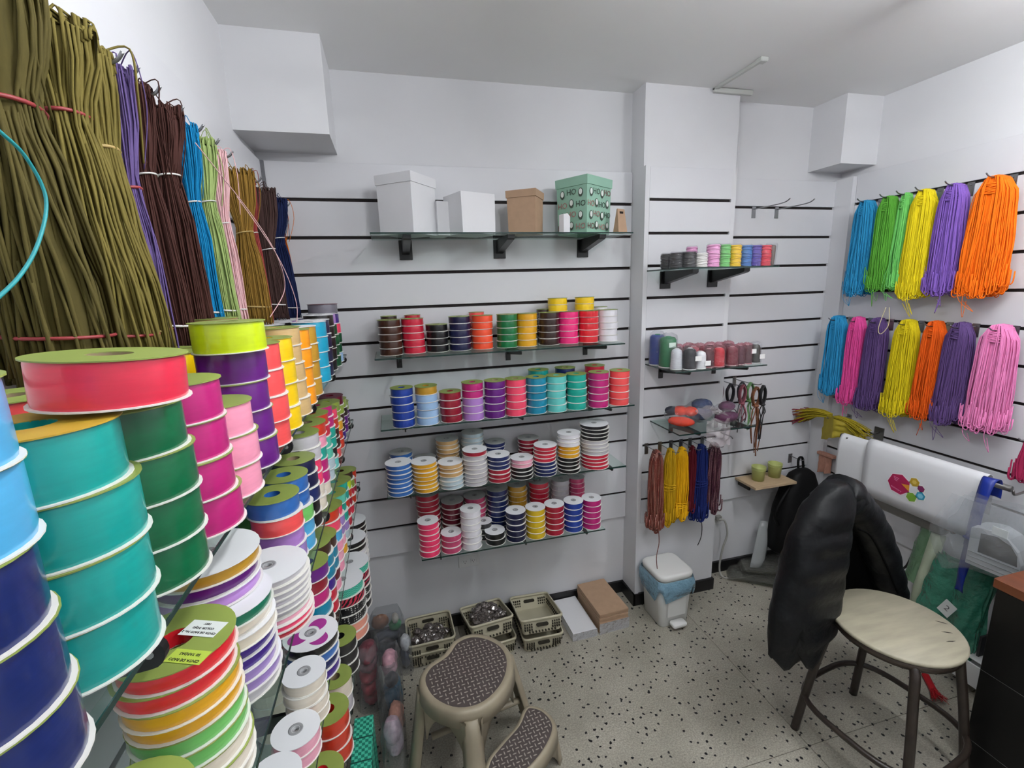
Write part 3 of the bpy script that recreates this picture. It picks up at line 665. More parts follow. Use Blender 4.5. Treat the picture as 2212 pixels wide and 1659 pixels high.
# ------------------------------------------------------------------ yarn and cord hanks
steel = mat('hook_steel', '#8f9093', 0.3, metal=0.9)
def yarn(name, hx, rough=0.8): return mat('yarn_'+name, hx, rough, spec=0.2, var=0.12, vscale=220, stretch=(1, 1, 0.12))
def hank_part(parent, name, m, A, B, L, w, t, n, rs, profile, loops=False, seed=0, bow=0.0, topz=0.0, core=True, sway=0.006, fray=0.0, corek=0.84):
    """bundle of hanging strands. A width direction, B thickness direction, profile(z 0..1) -> width factor"""
    rnd = random.Random(seed); A = Vector(A); B = Vector(B); mb = MB(); Z = Vector((0, 0, 1))
    for i in range(n):
        an = rnd.uniform(0, 2*PI); rad = 0.62+0.38*math.sqrt(rnd.random())
        u0, v0 = math.cos(an)*rad, math.sin(an)*rad
        ph1, ph2, am = rnd.uniform(0, 6.3), rnd.uniform(0, 6.3), rnd.uniform(0.3, 1)*sway
        Li = L*(1-rnd.random()*0.09-(0.05*u0*u0 if loops else 0))+fray*rnd.uniform(-1, 1); cr = (0.55+0.45*min(1, abs(u0)/0.30)) if loops else 1.0
        pts = []; tz = topz+(rnd.uniform(-0.006, 0.012) if not loops else 0.006-0.030*u0*u0)
        # arch over the hook
        for q in (0, 1, 2):
            a = q/3*PI/2
            pts.append(A*(u0*w*profile(0)) + B*(-t*0.5*math.cos(a)*(0.5+0.5*abs(v0))*(1 if v0 >= 0 else -1)) + Z*(tz-0.018*(1-math.sin(a))))
        K = 11
        for q in range(K+1):
            s = q/K; f = profile(s)
            u = u0*w*f+am*math.sin(ph1+5*s)*(s**0.7); v = v0*t*(0.55+0.45*min(1, f))*(cr+(1-cr)*min(1, s*1.3))+am*0.7*math.sin(ph2+4.3*s)*(s**0.7)
            pts.append(A*(u+bow*math.sin(PI*s))+B*v+Z*(tz*(1-s)+topz*s-0.004-Li*s))
        if loops:
            end = pts[-1]; du = rnd.uniform(0.008, 0.022)*rnd.choice((-1, 1)); dv = rnd.uniform(-0.006, 0.006)
            for q in range(1, 6):
                a = PI*q/5; pts.append(end+A*(du*(1-math.cos(a))/2)+B*(dv*q/5)-Z*(abs(du)*0.75*math.sin(a)))
            pts.append(pts[-1]+Z*rnd.uniform(0.03, 0.07))
        mb.tube(pts, rs*rnd.uniform(0.85, 1.15), 5 if n < 90 else 4, caps=True)
    if core:
        rings = []
        for q in range(13):
            s = q/12*0.94; f = profile(s)
            rings.append(ring(A*(bow*math.sin(PI*s))+Z*(topz-0.012-L*s), A*(w*f*corek), B*(t*(0.55+0.45*min(1, f))*corek*(0.8 if loops else 1)), 16))
        mb.loft(rings)
    o = mb.build(name, m, parent, True); return o
def band(parent, m, c, A, B, r=0.003, name='tie_band'):
    return MB().tube([tuple(p) for p in ring(c, A, B, 18)], r, 5, closed=True).build(name, m, parent, True)
def prof(*kp):
    def f(s):
        for (s0, v0), (s1, v1) in zip(kp[:-1], kp[1:]):
            if s <= s1:
                tt = (s-s0)/(s1-s0); tt = tt*tt*(3-2*tt); return v0+(v1-v0)*tt
        return kp[-1][1]
    return f
def hook(name, label, loc, d, L, up=0.02, r=0.003, plate=0.026, group=None):
    """slat-wall hook; d unit direction out of the wall"""
    h = thing(name, label, 'hook', loc, group=group); d = Vector(d); s = Vector((0, 0, 1)).cross(d)
    p = [d*0.002, d*(L*0.5)+Vector((0, 0, -0.002)), d*(L*0.86), d*L+Vector((0, 0, up))]
    MB().tube(smoothpts(p, 5), r, 8).build('rod', steel, h, True)
    a = s*(plate/2); M_ = MB(); q = [a+Vector((0,0,0.012)), -a+Vector((0,0,0.012)), -a+Vector((0,0,-0.045)), a+Vector((0,0,-0.045))]
    M_.add([v for v in q]+[v+d*0.003 for v in q], [(3,2,1,0),(4,5,6,7),(0,1,5,4),(1,2,6,5),(2,3,7,6),(3,0,4,7)]).build('plate', steel, h)
    return h
GH = 'hanging hanks on the left wall'
redtie = mat('red_tie', '#8b2f33', 0.5); whitetie = mat('clear_tie', '#d5d3cf', 0.25); strawtie = mat('straw_tie', '#a9915a', 0.6)
X = (1, 0, 0); Y = (0, 1, 0)
# left wall: y, colour, half width (x), half thickness (y), length, strands, strand radius, waist position, label, tie, flare
left = [
 (-1.455, 'olive dark', '#4f4722', 0.046, 0.045, 0.45, 110, 0.0026, 0.30, 'dark olive cord hank nearest the camera at left edge', redtie, 1.15),
 (-1.345, 'olive', '#6d6230', 0.042, 0.042, 0.46, 130, 0.0024, 0.24, 'large olive green cord hank with a red tie near its top', redtie, 1.30),
 (-1.268, 'olive', '#6d6230', 0.026, 0.026, 0.46, 70, 0.0022, 0.28, 'slimmer olive cord hank just right of the large olive hank', strawtie, 1.45),
 (-1.222, 'plum', '#604f80', 0.031, 0.020, 0.46, 110, 0.0015, 0.38, 'purple cord hank with a red ribbon tie', redtie, 0.82),
 (-1.150, 'cocoa', '#40241f', 0.028, 0.022, 0.46, 100, 0.0015, 0.30, 'dark cocoa cord hank right behind the purple hank', whitetie, 1.10),
 (-1.058, 'cocoa', '#4d2c28', 0.038, 0.028, 0.46, 130, 0.0015, 0.26, 'wide cocoa brown cord hank with looped top', whitetie, 0.98),
 (-0.958, 'peacock', '#0a74a6', 0.029, 0.020, 0.44, 110, 0.0014, 0.34, 'peacock blue cord hank with clear tie', whitetie, 0.80),
 (-0.862, 'sage', '#93a566', 0.031, 0.022, 0.44, 100, 0.0014, 0.30, 'sage green raffia hank between blue and pink hanks', whitetie, 0.95),
 (-0.765, 'blush', '#e0b4b8', 0.025, 0.020, 0.44, 90, 0.0014, 0.38, 'pale pink cord hank with loose strands', whitetie, 0.95),
 (-0.585, 'ochre', '#86662a', 0.041, 0.027, 0.44, 120, 0.0015, 0.38, 'ochre brown raffia hank right of the pale pink hank', strawtie, 0.95),
 (-0.490, 'brick', '#8f3a38', 0.022, 0.018, 0.44, 45, 0.0014, 0.36, 'thin brick red hank behind the ochre hank', whitetie, 1.0),
 (-0.330, 'umber', '#46322f', 0.043, 0.028, 0.44, 110, 0.0015, 0.44, 'umber brown hank beside the navy hank', whitetie, 0.85),
 (-0.150, 'midnight', '#18224a', 0.045, 0.028, 0.46, 120, 0.0016, 0.30, 'midnight navy cord hank, last large one before back wall', whitetie, 1.0),
 (-0.062, 'tangerine', '#d9761c', 0.020, 0.014, 0.30, 45, 0.0014, 0.40, 'thin orange hank in the back corner', whitetie, 1.0)]
for i, (y, cn, hx, w, t, L, n, rs, wp, lab, tie, fl) in enumerate(left):
    m = yarn(cn.replace(' ', '_'), hx)
    hk = hook('wall_hook', 'steel wall hook holding the %s' % lab.split(' with ')[0].split(' nearest')[0].split(' just ')[0].split(' right ')[0].split(' between ')[0].split(' behind ')[0].split(' beside ')[0].split(', ')[0].split(' in ')[0].replace('thin orange hank', 'thin orange hank'), (-0.449, y+0.004, 2.086), X, 0.100, 0.014, 0.0028, group='steel hooks on the left wall')
    h = thing('cord_hank', lab, 'cord hank', (-0.392, y, 2.092), group=GH)
    pf = prof((0, 1.12), (wp*0.35, 1.04), (wp, 0.48), (wp+0.22, 0.84), (0.8, fl), (1, fl*1.08))
    hank_part(h, 'strand_bundle', m, X, Y, L, w, t, n, rs, pf, seed=100+i, sway=0.013 if i < 3 else 0.005, fray=0.01)
    band(h, tie, Vector((0, 0, -L*wp)), Vector((w*0.54, 0, 0.004)), Vector((0, t*0.95, 0)), 0.0026 if i < 4 else 0.0018)
    band(h, tie, Vector((0, 0, -L*0.86)), Vector((w*fl*0.98, 0, -0.003)), Vector((0, t*1.08, 0)), 0.0022)
    for q in range(3):
        x0 = R.uniform(-w, w)*0.7; pts = [(x0, 0, 0.004), (x0+R.uniform(0.0, 0.03), R.uniform(-0.02, 0.02), R.uniform(0.012, 0.03)), (x0+R.uniform(0.01, 0.04), R.uniform(-0.02, 0.02), -0.05), (x0+R.uniform(0, 0.03), R.uniform(-0.02, 0.02), -0.14)]
        MB().tube(smoothpts(pts, 5), rs*0.7, 4).build('loose_strand', m, h, True)
tc = tag(MB().tube(smoothpts([(-0.33, -1.66, 1.925), (-0.33, -1.583, 1.898), (-0.33, -1.554, 1.881), (-0.33, -1.540, 1.848), (-0.33, -1.564, 1.805), (-0.33, -1.603, 1.768), (-0.33, -1.66, 1.735)], 8), 0.0018, 6).build('loose_cord', mat('teal_cord', '#1d8a90', 0.5), None, True),
         'loose teal cord hanging in a curve before the olive hanks', 'cord')
for q, (pp) in enumerate([[(-0.33, -1.08, 2.03), (-0.30, -0.86, 1.93), (-0.27, -0.80, 1.84), (-0.275, -0.74, 1.76), (-0.30, -0.83, 1.69)], [(-0.35, -0.78, 1.99), (-0.29, -0.70, 1.85), (-0.265, -0.66, 1.73), (-0.27, -0.66, 1.66)]]):
    tag(MB().tube(smoothpts(pp, 8), 0.0011, 5).build('loose_cord', MATS['yarn_blush'], None, True), ('pale pink loose cord looping before the ochre hank', 'pale pink loose cord trailing down beside the ochre hank')[q], 'cord')

# right wall, upper and lower rows (wall faces -x)
GR = 'yarn hanks on the right wall'
upper = [(-0.235, 'azure', '#2f93c4', 0.052, 0.045, 0.455, 120, 'azure blue yarn hank at the left end of upper row', 1.05), (-0.345, 'grass', '#5fa93c', 0.048, 0.040, 0.430, 110, 'grass green yarn hank in the upper row', 1.0),
         (-0.420, 'spring', '#74c968', 0.026, 0.030, 0.425, 60, 'slim pale green yarn hank beside the grass green one', 1.0), (-0.500, 'lemon', '#e8d320', 0.052, 0.040, 0.470, 120, 'lemon yellow yarn hank in the upper row', 1.0),
         (-0.615, 'amethyst', '#8460b8', 0.050, 0.045, 0.450, 120, 'amethyst purple yarn hank in the upper row', 1.1), (-0.755, 'pumpkin', '#f57514', 0.066, 0.048, 0.455, 140, 'orange yarn hank at the right end of upper row', 1.1)]
lower = [(-0.150, 'azure', '#2f93c4', 0.050, 0.045, 0.425, 110, 'azure blue yarn hank at the left end of lower row', 1.0), (-0.262, 'bubblegum', '#e2509c', 0.044, 0.038, 0.455, 100, 'bright pink yarn hank in the lower row', 0.95),
         (-0.365, 'grape', '#5a4375', 0.050, 0.038, 0.460, 110, 'dark purple yarn hank right of the bright pink one', 1.0), (-0.505, 'lemon2', '#d6c21a', 0.052, 0.042, 0.455, 120, 'yellow yarn hank in the lower row', 1.05),
         (-0.620, 'flame', '#dd5a12', 0.044, 0.040, 0.440, 100, 'burnt orange yarn hank in the lower row', 1.0), (-0.718, 'grape', '#5a4375', 0.052, 0.040, 0.435, 120, 'dark purple yarn hank between orange and pink hanks', 1.05),
         (-0.850, 'rosebud', '#e888bd', 0.062, 0.048, 0.430, 130, 'pale pink yarn hank at the right end of lower row', 1.0)]
for row, zt_, hz in ((upper, 2.098, 2.112), (lower, 1.524, 1.522)):
    for i, (y, cn, hx, w, t, L, n, lab, fl) in enumerate(row):
        m = yarn(cn, hx)
        hook('wall_hook', 'steel wall hook holding the '+lab.split(' in the')[0].split(' at the')[0].split(' right of')[0].split(' beside')[0].split(' between')[0]+(', upper row' if row is upper else ', lower row %s hook' % ORD[i]), (2.43, y, hz), (-1, 0, 0), 0.155, 0.012, 0.0026, group='steel hooks on the right wall')
        h = thing('yarn_hank', lab, 'yarn hank', (2.345, y, zt_), group=GR)
        pf = prof((0, 0.55), (0.07, 0.86), (0.22, 0.95), (0.7, fl), (1, fl*0.95))
        hank_part(h, 'strand_bundle', m, Y, X, L, w*1.12, t, int(n*1.4), 0.0022, pf, loops=True, seed=300+i+(50 if row is upper else 0), topz=0.016, sway=0.007, corek=0.86)
        wr = MB(); rnd = random.Random(i)
        for q in range(7):
            zz = 0.004-0.006*q
            wr.tube([tuple(p) for p in ring((0, 0, zz-0.012), (0, w*(0.50+0.04*q), 0.006*math.sin(q*2.2)), (t*0.82, 0, 0.004), 16)], 0.0030, 5, closed=True)
        wr.build('wrapped_top', m, h, True)
        for q in range(2):
            x0 = rnd.uniform(-w, w)*0.7
            MB().tube(smoothpts([(-t, x0, -L*0.7), (-t-0.006, x0+rnd.uniform(-0.02, 0.02), -L*0.98), (-t*0.5, x0+rnd.uniform(-0.03, 0.03), -L-rnd.uniform(0.03, 0.08)), (-t*0.5, x0+0.012, -L-0.01)], 5), 0.0012, 4).build('loose_strand', m, h, True)
h = thing('yarn_hank', 'thin dark red cord hank at the far right frame edge', 'yarn hank', (2.36, -0.985, 1.10), group=GR)
hank_part(h, 'strand_bundle', yarn('wine', '#a32a52'), Y, X, 0.16, 0.016, 0.014, 24, 0.0024, prof((0, 0.5), (0.5, 1), (1, 0.9)), loops=True, seed=9)
hook('wall_hook', 'steel wall hook holding the thin dark red hank', (2.43, -0.985, 1.105), (-1, 0, 0), 0.12, 0.01, group='steel hooks on the right wall')
MB().tube(smoothpts([(2.28, -0.455, 1.60), (2.27, -0.47, 1.52), (2.265, -0.445, 1.475), (2.27, -0.425, 1.50), (2.28, -0.44, 1.60)], 6), 0.0016, 5).build('loose_strand', mat('cream_cord', '#d7cda0', 0.6), bpy.data.objects['yarn_hank.003'], True).matrix_parent_inverse = Matrix.Translation((-2.345, 0.500, -2.098))

# column hooks with rope hanks (column faces -y)
GC = 'rope hanks on the column hooks'
def rope(name, a, b):
    if 'rope_'+name in MATS: return MATS['rope_'+name]
    m = pattern('polka', a, b, 220); m.name = 'rope_'+name; MATS['rope_'+name] = m; return m
rust_r = rope('speckled_rust', '#c9a08c', '#6b2f26'); wine_r = rope('speckled_wine', '#b78a8c', '#3c1626')
colh = [(1.222, rust_r, 0.042, 0.030, 0.42, 40, 0.0042, 'speckled rust brown rope hank, leftmost on the column'), (1.300, yarn('saffron_dark', '#b78f12'), 0.034, 0.028, 0.40, 60, 0.0030, 'tangled mustard rope hank with a wound middle'),
        (1.365, yarn('saffron', '#dba40f'), 0.042, 0.026, 0.385, 70, 0.0030, 'bright golden yellow rope hank on the column'), (1.425, yarn('garnet', '#5c1420'), 0.022, 0.022, 0.36, 36, 0.0030, 'thin garnet red rope hank behind the blue one'),
        (1.480, yarn('cobalt', '#17245f'), 0.042, 0.028, 0.41, 80, 0.0028, 'deep navy blue rope hank on the column'), (1.555, wine_r, 0.040, 0.030, 0.37, 40, 0.0042, 'speckled wine red rope hank, rightmost on the column')]
for i, (x, m, w, t, L, n, rs, lab) in enumerate(colh):
    hook('wall_hook', 'steel price hook on the column, %s from left' % ORD[i], (x, -0.115, 0.926), (0, -1, 0), 0.165, 0.010, 0.0022, 0.020, 'steel hooks on the column')
    h = thing('rope_hank', lab, 'rope hank', (x, -0.215, 0.925), group=GC)
    hank_part(h, 'strand_bundle', m, X, Y, L, w, t, n, rs, prof((0, 0.45), (0.12, 0.85), (0.6, 0.95), (1, 0.85)), loops=True, seed=500+i, topz=0.006)
    if i in (1, 2, 4):
        for q in range(3): band(h, m, Vector((0, 0, -L*(0.45+0.03*q+(0.3 if i == 2 else 0)))), Vector((w*0.98, 0, 0.006*(q-1))), Vector((0, t*1.0, 0)), 0.003, 'wound_turn')
MB().tube(smoothpts([(0.01, -0.02, -0.40), (0.012, -0.03, -0.48), (0.0, -0.03, -0.56), (0.006, -0.035, -0.64)], 6), 0.0022, 5).build('loose_end', rust_r, bpy.data.objects['rope_hank'], True)
MB().tube(smoothpts([(0.0, -0.02, -0.39), (0.012, -0.02, -0.44), (0.010, -0.02, -0.50), (-0.008, -0.02, -0.545)], 6), 0.0022, 5).build('loose_end', mat('black_cord', '#0d0d0f', 0.5), bpy.data.objects['rope_hank.004'], True)
# ------------------------------------------------------------------ column shelf 1: wrapped cord spools
wrap = film('plastic_wrap', '#f8f8fa', 0.955, 0.10, 0.7, 45, 0.16)
def cordspool(x, y, z, r, h, hx, lab, seed):
    c = thing('cord_spool', lab, 'cord spool', (x, y, z), group='wrapped cord spools on the column shelf')
    rnd = random.Random(seed); m = mat('cord_'+hx[1:], hx, 0.6, var=0.15, vscale=160, stretch=(0.2, 0.2, 1.5))
    MB().lathe([(0.008, 0), (r*0.9, 0), (r*0.94, 0.004), (r*0.94, h-0.004), (r*0.9, h), (0.008, h)], 18, closed=True).build('winding', m, c, True)
    mb = MB()
    for q in range(7):   # wound turns
        zz = 0.008+(h-0.016)*q/6
        mb.tube([tuple(p) for p in ring((0, 0, zz), (r*0.95, 0, 0.004*math.sin(q)), (0, r*0.95, 0.005*math.cos(q*1.7)), 16)], 0.0032, 5, closed=True)
    mb.build('wound_turn', m, c, True)
    rings = [[Vector((p.x*(1+rnd.uniform(-0.05, 0.05)), p.y*(1+rnd.uniform(-0.05, 0.05)), p.z)) for p in ring((0, 0, zz), (r*f, 0, 0), (0, r*f, 0), 16)] for zz, f in ((-0.0002, 1.02), (0.002, 1.10), (h*0.5, 1.08), (h, 1.10), (h+0.006, 0.8))]
    MB().loft(rings, caps=False).build('plastic_wrap', wrap, c)
z1 = CS['c1'][2]
for i, (x, y, r, h, hx, lab) in enumerate([
    (1.225, -0.235, 0.026, 0.066, '#17181d', 'black wrapped cord spool, rear left on column shelf'), (1.232, -0.300, 0.028, 0.066, '#1b1b20', 'black wrapped cord spool, middle of three'),
    (1.276, -0.325, 0.030, 0.066, '#16161b', 'black wrapped cord spool next to the white one'), (1.336, -0.325, 0.028, 0.062, '#e8e6df', 'white wrapped cord spool on the column shelf'),
    (1.352, -0.235, 0.024, 0.095, '#eaa2cf', 'pink wrapped cord spool at the back'), (1.400, -0.322, 0.028, 0.096, '#eda6d2', 'pink wrapped cord spool beside the green one'),
    (1.458, -0.320, 0.026, 0.096, '#72c46a', 'green wrapped cord spool on the column shelf'), (1.515, -0.320, 0.026, 0.094, '#f0c616', 'yellow wrapped cord spool on the column shelf'),
    (1.572, -0.320, 0.026, 0.092, '#2f6fb4', 'blue wrapped cord spool on the column shelf'), (1.624, -0.320, 0.025, 0.092, '#5a49a0', 'purple wrapped cord spool on the column shelf'),
    (1.677, -0.318, 0.027, 0.092, '#d8394c', 'red wrapped cord spool on the column shelf')]):
    cordspool(x, y, z1+0.0006, r, h, hx, lab, i)
c = thing('cord_spool', 'brown cord in a flat clear packet at the shelf end', 'cord spool', (1.722, -0.300, z1+0.0006), group='wrapped cord spools on the column shelf', rot=(0.0, 0.06, 0))
MB().loft([ring((0, 0, z), (0.018*f, 0, 0), (0, 0.022*f, 0), 14) for z, f in ((0, 0.7), (0.01, 0.95), (0.05, 1.0), (0.09, 0.95), (0.095, 0.7))]).build('winding', mat('cord_taupe', '#6b5d55', 0.6, var=0.1, vscale=80), c, True)
MB().loft([ring((0, 0, z), (0.023*f, 0, 0), (0, 0.026*f, 0), 14) for z, f in ((-0.0003, 0.8), (0.01, 1.0), (0.05, 1.05), (0.095, 1.05), (0.104, 0.9))], caps=False).build('plastic_wrap', wrap, c)

# ------------------------------------------------------------------ column shelf 2: thread cones
z2 = CS['c2'][2]+0.0006
def cone(x, y, r, h, hx, lab, bag=None, big=False, tagp=None, rz=0.0):
    c = thing('thread_cone', lab, 'thread cone', (x, y, z2), rz, 'thread cones on the column shelf')
    m = mat('thread_'+hx[1:], hx, 0.4, spec=0.5, var=0.12, vscale=120, stretch=(0.3, 0.3, 1.3))
    pr_ = [(r*0.9, 0), (r*0.98, 0.006), (r, h*0.10), (r*0.92, h*0.75), (r*0.80, h*0.90), (r*0.42, h*0.97), (0.004, h*0.975)] if not big else [(r*0.95, 0), (r, 0.01), (r*0.97, h*0.90), (r*0.75, h*0.97), (0.004, h*0.975)]
    MB().lathe([(0.004, 0)]+pr_, 20).build('thread_winding', m, c, True)
    MB().lathe([(r*0.93, -0.0003), (r*1.02, 0), (r*1.02, 0.005), (r*0.95, 0.006)], 20).build('cone_base', mat('cone_plastic', '#d7d9d6', 0.4), c, True)
    MB().lathe([(0.004, h*0.96), (r*0.40, h*0.97), (r*0.30, h), (0.004, h)], 14).build('cone_tip', MATS['cone_plastic'] if not big else mat('cone_green_tip', '#1f7a4a', 0.4), c, True)
    if bag:
        rnd = random.Random(lab); rings = []
        for zz, f in ((0.0005, 1.05), (0.01, 1.14), (h*0.5, 1.10), (h*0.88, 1.14), (h*1.0, 1.0), (h*1.06, 0.7), (h*1.10, 0.35)):
            rings.append([Vector((p.x*(1+rnd.uniform(-0.09, 0.09)), p.y*(1+rnd.uniform(-0.09, 0.09)), p.z+rnd.uniform(-0.002, 0.004)*(zz > 0.02))) for p in ring((0, 0, zz), (r*f, 0, 0), (0, r*f, 0), 14)])
        MB().loft(rings, caps=False).build('clear_bag', bag, c)
    if tagp:
        MB().box(r*0.2, r*1.3, -r*1.08, -r*1.05, h*tagp, h*tagp+0.022).build('white_tag', mat('tag_paper', '#eeeeec', 0.6), c)
pinkbag = film('pink_tinted_bag', '#eec4cc', 0.88, 0.12, 0.8, 60, 0.25)
cone(1.232, -0.170, 0.036, 0.150, '#1d3a86', 'tall royal blue thread cone at the left end', wrap, True)
cone(1.238, -0.250, 0.038, 0.146, '#0c6b3c', 'tall dark green thread cone with white logo label', wrap, True)
g = bpy.data.objects['thread_cone.001']
MB().box(-0.020, 0.014, -0.0405, -0.0395, 0.098, 0.120).box(-0.016, 0.010, -0.0408, -0.0404, 0.112, 0.115).build('logo_label', mat('cone_label', '#cfe0d4', 0.5), g)
cone(1.240, -0.318, 0.026, 0.098, '#d5d7da', 'white thread cone in front of the green cone', wrap)
cone(1.292, -0.342, 0.030, 0.100, '#16181d', 'black thread cone with white tag at the front', wrap, tagp=0.42)
cone(1.348, -0.340, 0.027, 0.082, '#d8d9dc', 'short white thread cone at the front', None, tagp=0.20)
cone(1.352, -0.285, 0.026, 0.098, '#b8203c', 'red thread cone behind the short white cone', pinkbag)
cone(1.402, -0.325, 0.026, 0.088, '#33191c', 'dark brown thread cone in pinkish plastic', pinkbag)
cone(1.452, -0.332, 0.027, 0.092, '#d92a3c', 'bright red thread cone at the front middle', pinkbag)
cone(1.530, -0.325, 0.028, 0.090, '#6e1330', 'wine thread cone in shiny plastic', pinkbag)
cone(1.578, -0.320, 0.024, 0.092, '#3d3040', 'dark plum thread cone in shiny plastic', pinkbag)
cone(1.618, -0.318, 0.024, 0.092, '#2a2226', 'charcoal thread cone with white tag', pinkbag, tagp=0.55)
cone(1.662, -0.320, 0.026, 0.094, '#2c2d26', 'black thread cone with olive tip and long white tag', wrap, tagp=0.25)
for i, (x, y) in enumerate([(1.310, -0.220), (1.365, -0.225), (1.420, -0.235), (1.470, -0.245), (1.525, -0.245), (1.575, -0.240)]):
    cone(x, y, 0.026, 0.092+0.003*(i % 2), ('#5c2030', '#3a1c22', '#6d1a2c', '#2d1a22', '#5a1830', '#3b2b38')[i], '%s of six dark red thread cones in the rear row' % ORD[i], pinkbag)

# ------------------------------------------------------------------ column shelf 3: bagged yarn
z3 = CS['c3'][2]+0.0006
bagc = film('yarn_bag', '#f8f8fa', 0.96, 0.08, 0.9, 26, 0.14)
def ball(parent, name, m, c, a, b, hh, rz=0.0, seed=0, bump=0.06, n=18, k=9):
    rnd = random.Random(seed); rings = []
    ca, sa = math.cos(rz), math.sin(rz)
    for i in range(k+1):
        ph = -PI/2+PI*i/k; rr = max(0.02, math.cos(ph)); zz = c[2]+hh*math.sin(ph)
        rings.append([Vector((c[0]+(p.x*ca-p.y*sa), c[1]+(p.x*sa+p.y*ca), zz+rnd.uniform(-1, 1)*hh*bump)) for p in [q*(1+rnd.uniform(-bump, bump)) for q in ring((0, 0, 0), (a*rr, 0, 0), (0, b*rr, 0), n)]])
    return MB().loft(rings).build(name, m, parent, True)
def yarnbag(lab, loc, balls, bagshape, rz, seed, film_m=bagc):
    y_ = thing('yarn_bag', lab, 'yarn bag', loc, rz, 'bagged yarn on the column shelf')
    for i, (m, c, a, b, hh, rr) in enumerate(balls): ball(y_, 'yarn_ball', m, c, a, b, hh, rr, seed+i, 0.03, 20, 10)
    (c, a, b, hh) = bagshape; ball(y_, 'clear_bag', film_m, c, a, b, hh, 0, seed+50, 0.07, 22, 10)
    return y_
oy = yarn('tomato', '#d8452f'); ny = yarn('slate', '#2c3a5c'); py = yarn('mulberry', '#562447'); gy = yarn('gunmetal', '#2d2f3a')
yarnbag('bag of tomato red and grey yarn balls piled at left', (1.330, -0.262, z3+0.002), [(oy, (-0.012, -0.005, 0.024), 0.062, 0.036, 0.022, -0.5), (gy, (-0.042, 0.045, 0.066), 0.034, 0.032, 0.021, 0.4),
        (oy, (-0.006, 0.030, 0.068), 0.036, 0.034, 0.023, 0.2), (oy, (0.040, 0.020, 0.066), 0.036, 0.034, 0.023, 0)], ((0.0, 0.012, 0.048), 0.085, 0.070, 0.048), -0.25, 700)
yarnbag('bag of slate blue yarn at the back of the shelf', (1.455, -0.215, z3+0.002), [(ny, (0.0, 0.0, 0.040), 0.070, 0.050, 0.036, 0.1), (ny, (0.02, 0.01, 0.080), 0.055, 0.045, 0.028, 0.1)], ((0, 0, 0.052), 0.085, 0.062, 0.058), 0.1, 720)
yarnbag('bag of mulberry purple yarn at right of the shelf', (1.560, -0.285, z3+0.002), [(py, (-0.005, 0.0, 0.028), 0.078, 0.038, 0.026, 0.15), (py, (0.015, 0.02, 0.075), 0.050, 0.036, 0.024, 0.3)], ((0, 0.005, 0.050), 0.090, 0.058, 0.050), 0.12, 740)
fl = thing('plastic_bag', 'crumpled clear plastic bag hanging over the shelf front', 'bag', (1.430, -0.345, z3))
def crumple(nu, nv, fn, amp, seed):
    rnd = random.Random(seed); ph = [(rnd.uniform(-1, 1), rnd.uniform(-1, 1), rnd.uniform(0, 6.3), rnd.uniform(8, 26)) for _ in range(9)]
    def f(u, v):
        p = Vector(fn(u, v)); d = sum(math.sin((a*u+b*v)*k+c) for a, b, c, k in ph)/9
        return p+Vector((0.4*d, d, 0.5*d))*amp
    return MB().grid(f, nu, nv)
crumple(22, 16, lambda u, v: (-0.055+0.13*u, -0.028-0.02*math.sin(PI*u)-0.01*v, 0.055-0.125*v if v > 0.35 else 0.055-0.125*v), 0.022, 5).build('front_film', film('white_haze_film', '#efe6e8', 0.80, 0.10, 0.9, 30, 0.22), fl, True)
crumple(18, 10, lambda u, v: (-0.055+0.13*u, -0.020+0.08*v, 0.058+0.02*math.sin(3*u)+0.02*v), 0.018, 6).build('top_film', MATS['white_haze_film'], fl, True)

# ------------------------------------------------------------------ hooks and laces on the right part of back wall
for q, (x) in enumerate((1.878, 2.022)): hook('wall_hook', 'empty steel wall hook high right of the column, %s one' % ('left', 'right')[q], (x, 0.0, 2.108), (0, -1, 0), 0.23, 0.012, 0.0028, 0.022, 'empty steel hooks')
hook('wall_hook', 'steel wall hook holding dark and wine lace bundles', (1.735, 0.0, 1.208), (0, -1, 0), 0.17, 0.01, 0.0026, 0.022, 'steel hooks with laces')
hook('wall_hook', 'steel wall hook holding green and brown lace bundles', (1.830, 0.0, 1.208), (0, -1, 0), 0.20, 0.01, 0.0026, 0.022, 'steel hooks with laces')
hook('wall_hook', 'empty low steel wall hook beside the speckled wine hank', (1.745, 0.0, 0.912), (0, -1, 0), 0.12, -0.008, 0.003, 0.022, 'empty steel hooks')
def lace(lab, x, y, z, hx, w, L, seed, tails=6):
    l = thing('lace_bundle', lab, 'lace bundle', (x, y, z), group='lace bundles on wall hooks'); rnd = random.Random(seed)
    m = mat('lace_'+hx[1:], hx, 0.6, var=0.3, vscale=160)
    for q in range(3): MB().tube(smoothpts([(0, 0.006*q, 0.004), (w, 0.006*q, -0.03), (w*0.8, 0.006*q, -0.075), (0, 0.006*q, -0.095), (-w*0.8, 0.006*q, -0.075), (-w, 0.006*q, -0.03), (0, 0.006*q, 0.004)], 5), 0.0042, 6).build('loop', m, l, True)
    MB().tube([tuple(p) for p in ring((0, 0.006, -0.097), (w*0.5, 0, 0), (0, 0.014, 0), 12)], 0.006, 6, closed=True).build('knot', m, l, True)
    for q in range(tails):
        x0 = rnd.uniform(-1, 1)*w
        MB().tube(smoothpts([(x0*0.3, 0, -0.098), (x0, rnd.uniform(-0.02, 0.01), -0.13), (x0*1.5, rnd.uniform(-0.02, 0.01), -0.098-L*rnd.uniform(0.5, 1)*0.6), (x0*1.3+rnd.uniform(-0.01, 0.01), rnd.uniform(-0.02, 0.01), -0.098-L*rnd.uniform(0.6, 1))], 5), 0.0028, 5).build('lace_end', m, l, True)
lace('wine red lace loop nearest the column edge', 1.700, -0.060, 1.204, '#5c2136', 0.012, 0.10, 1, 3)
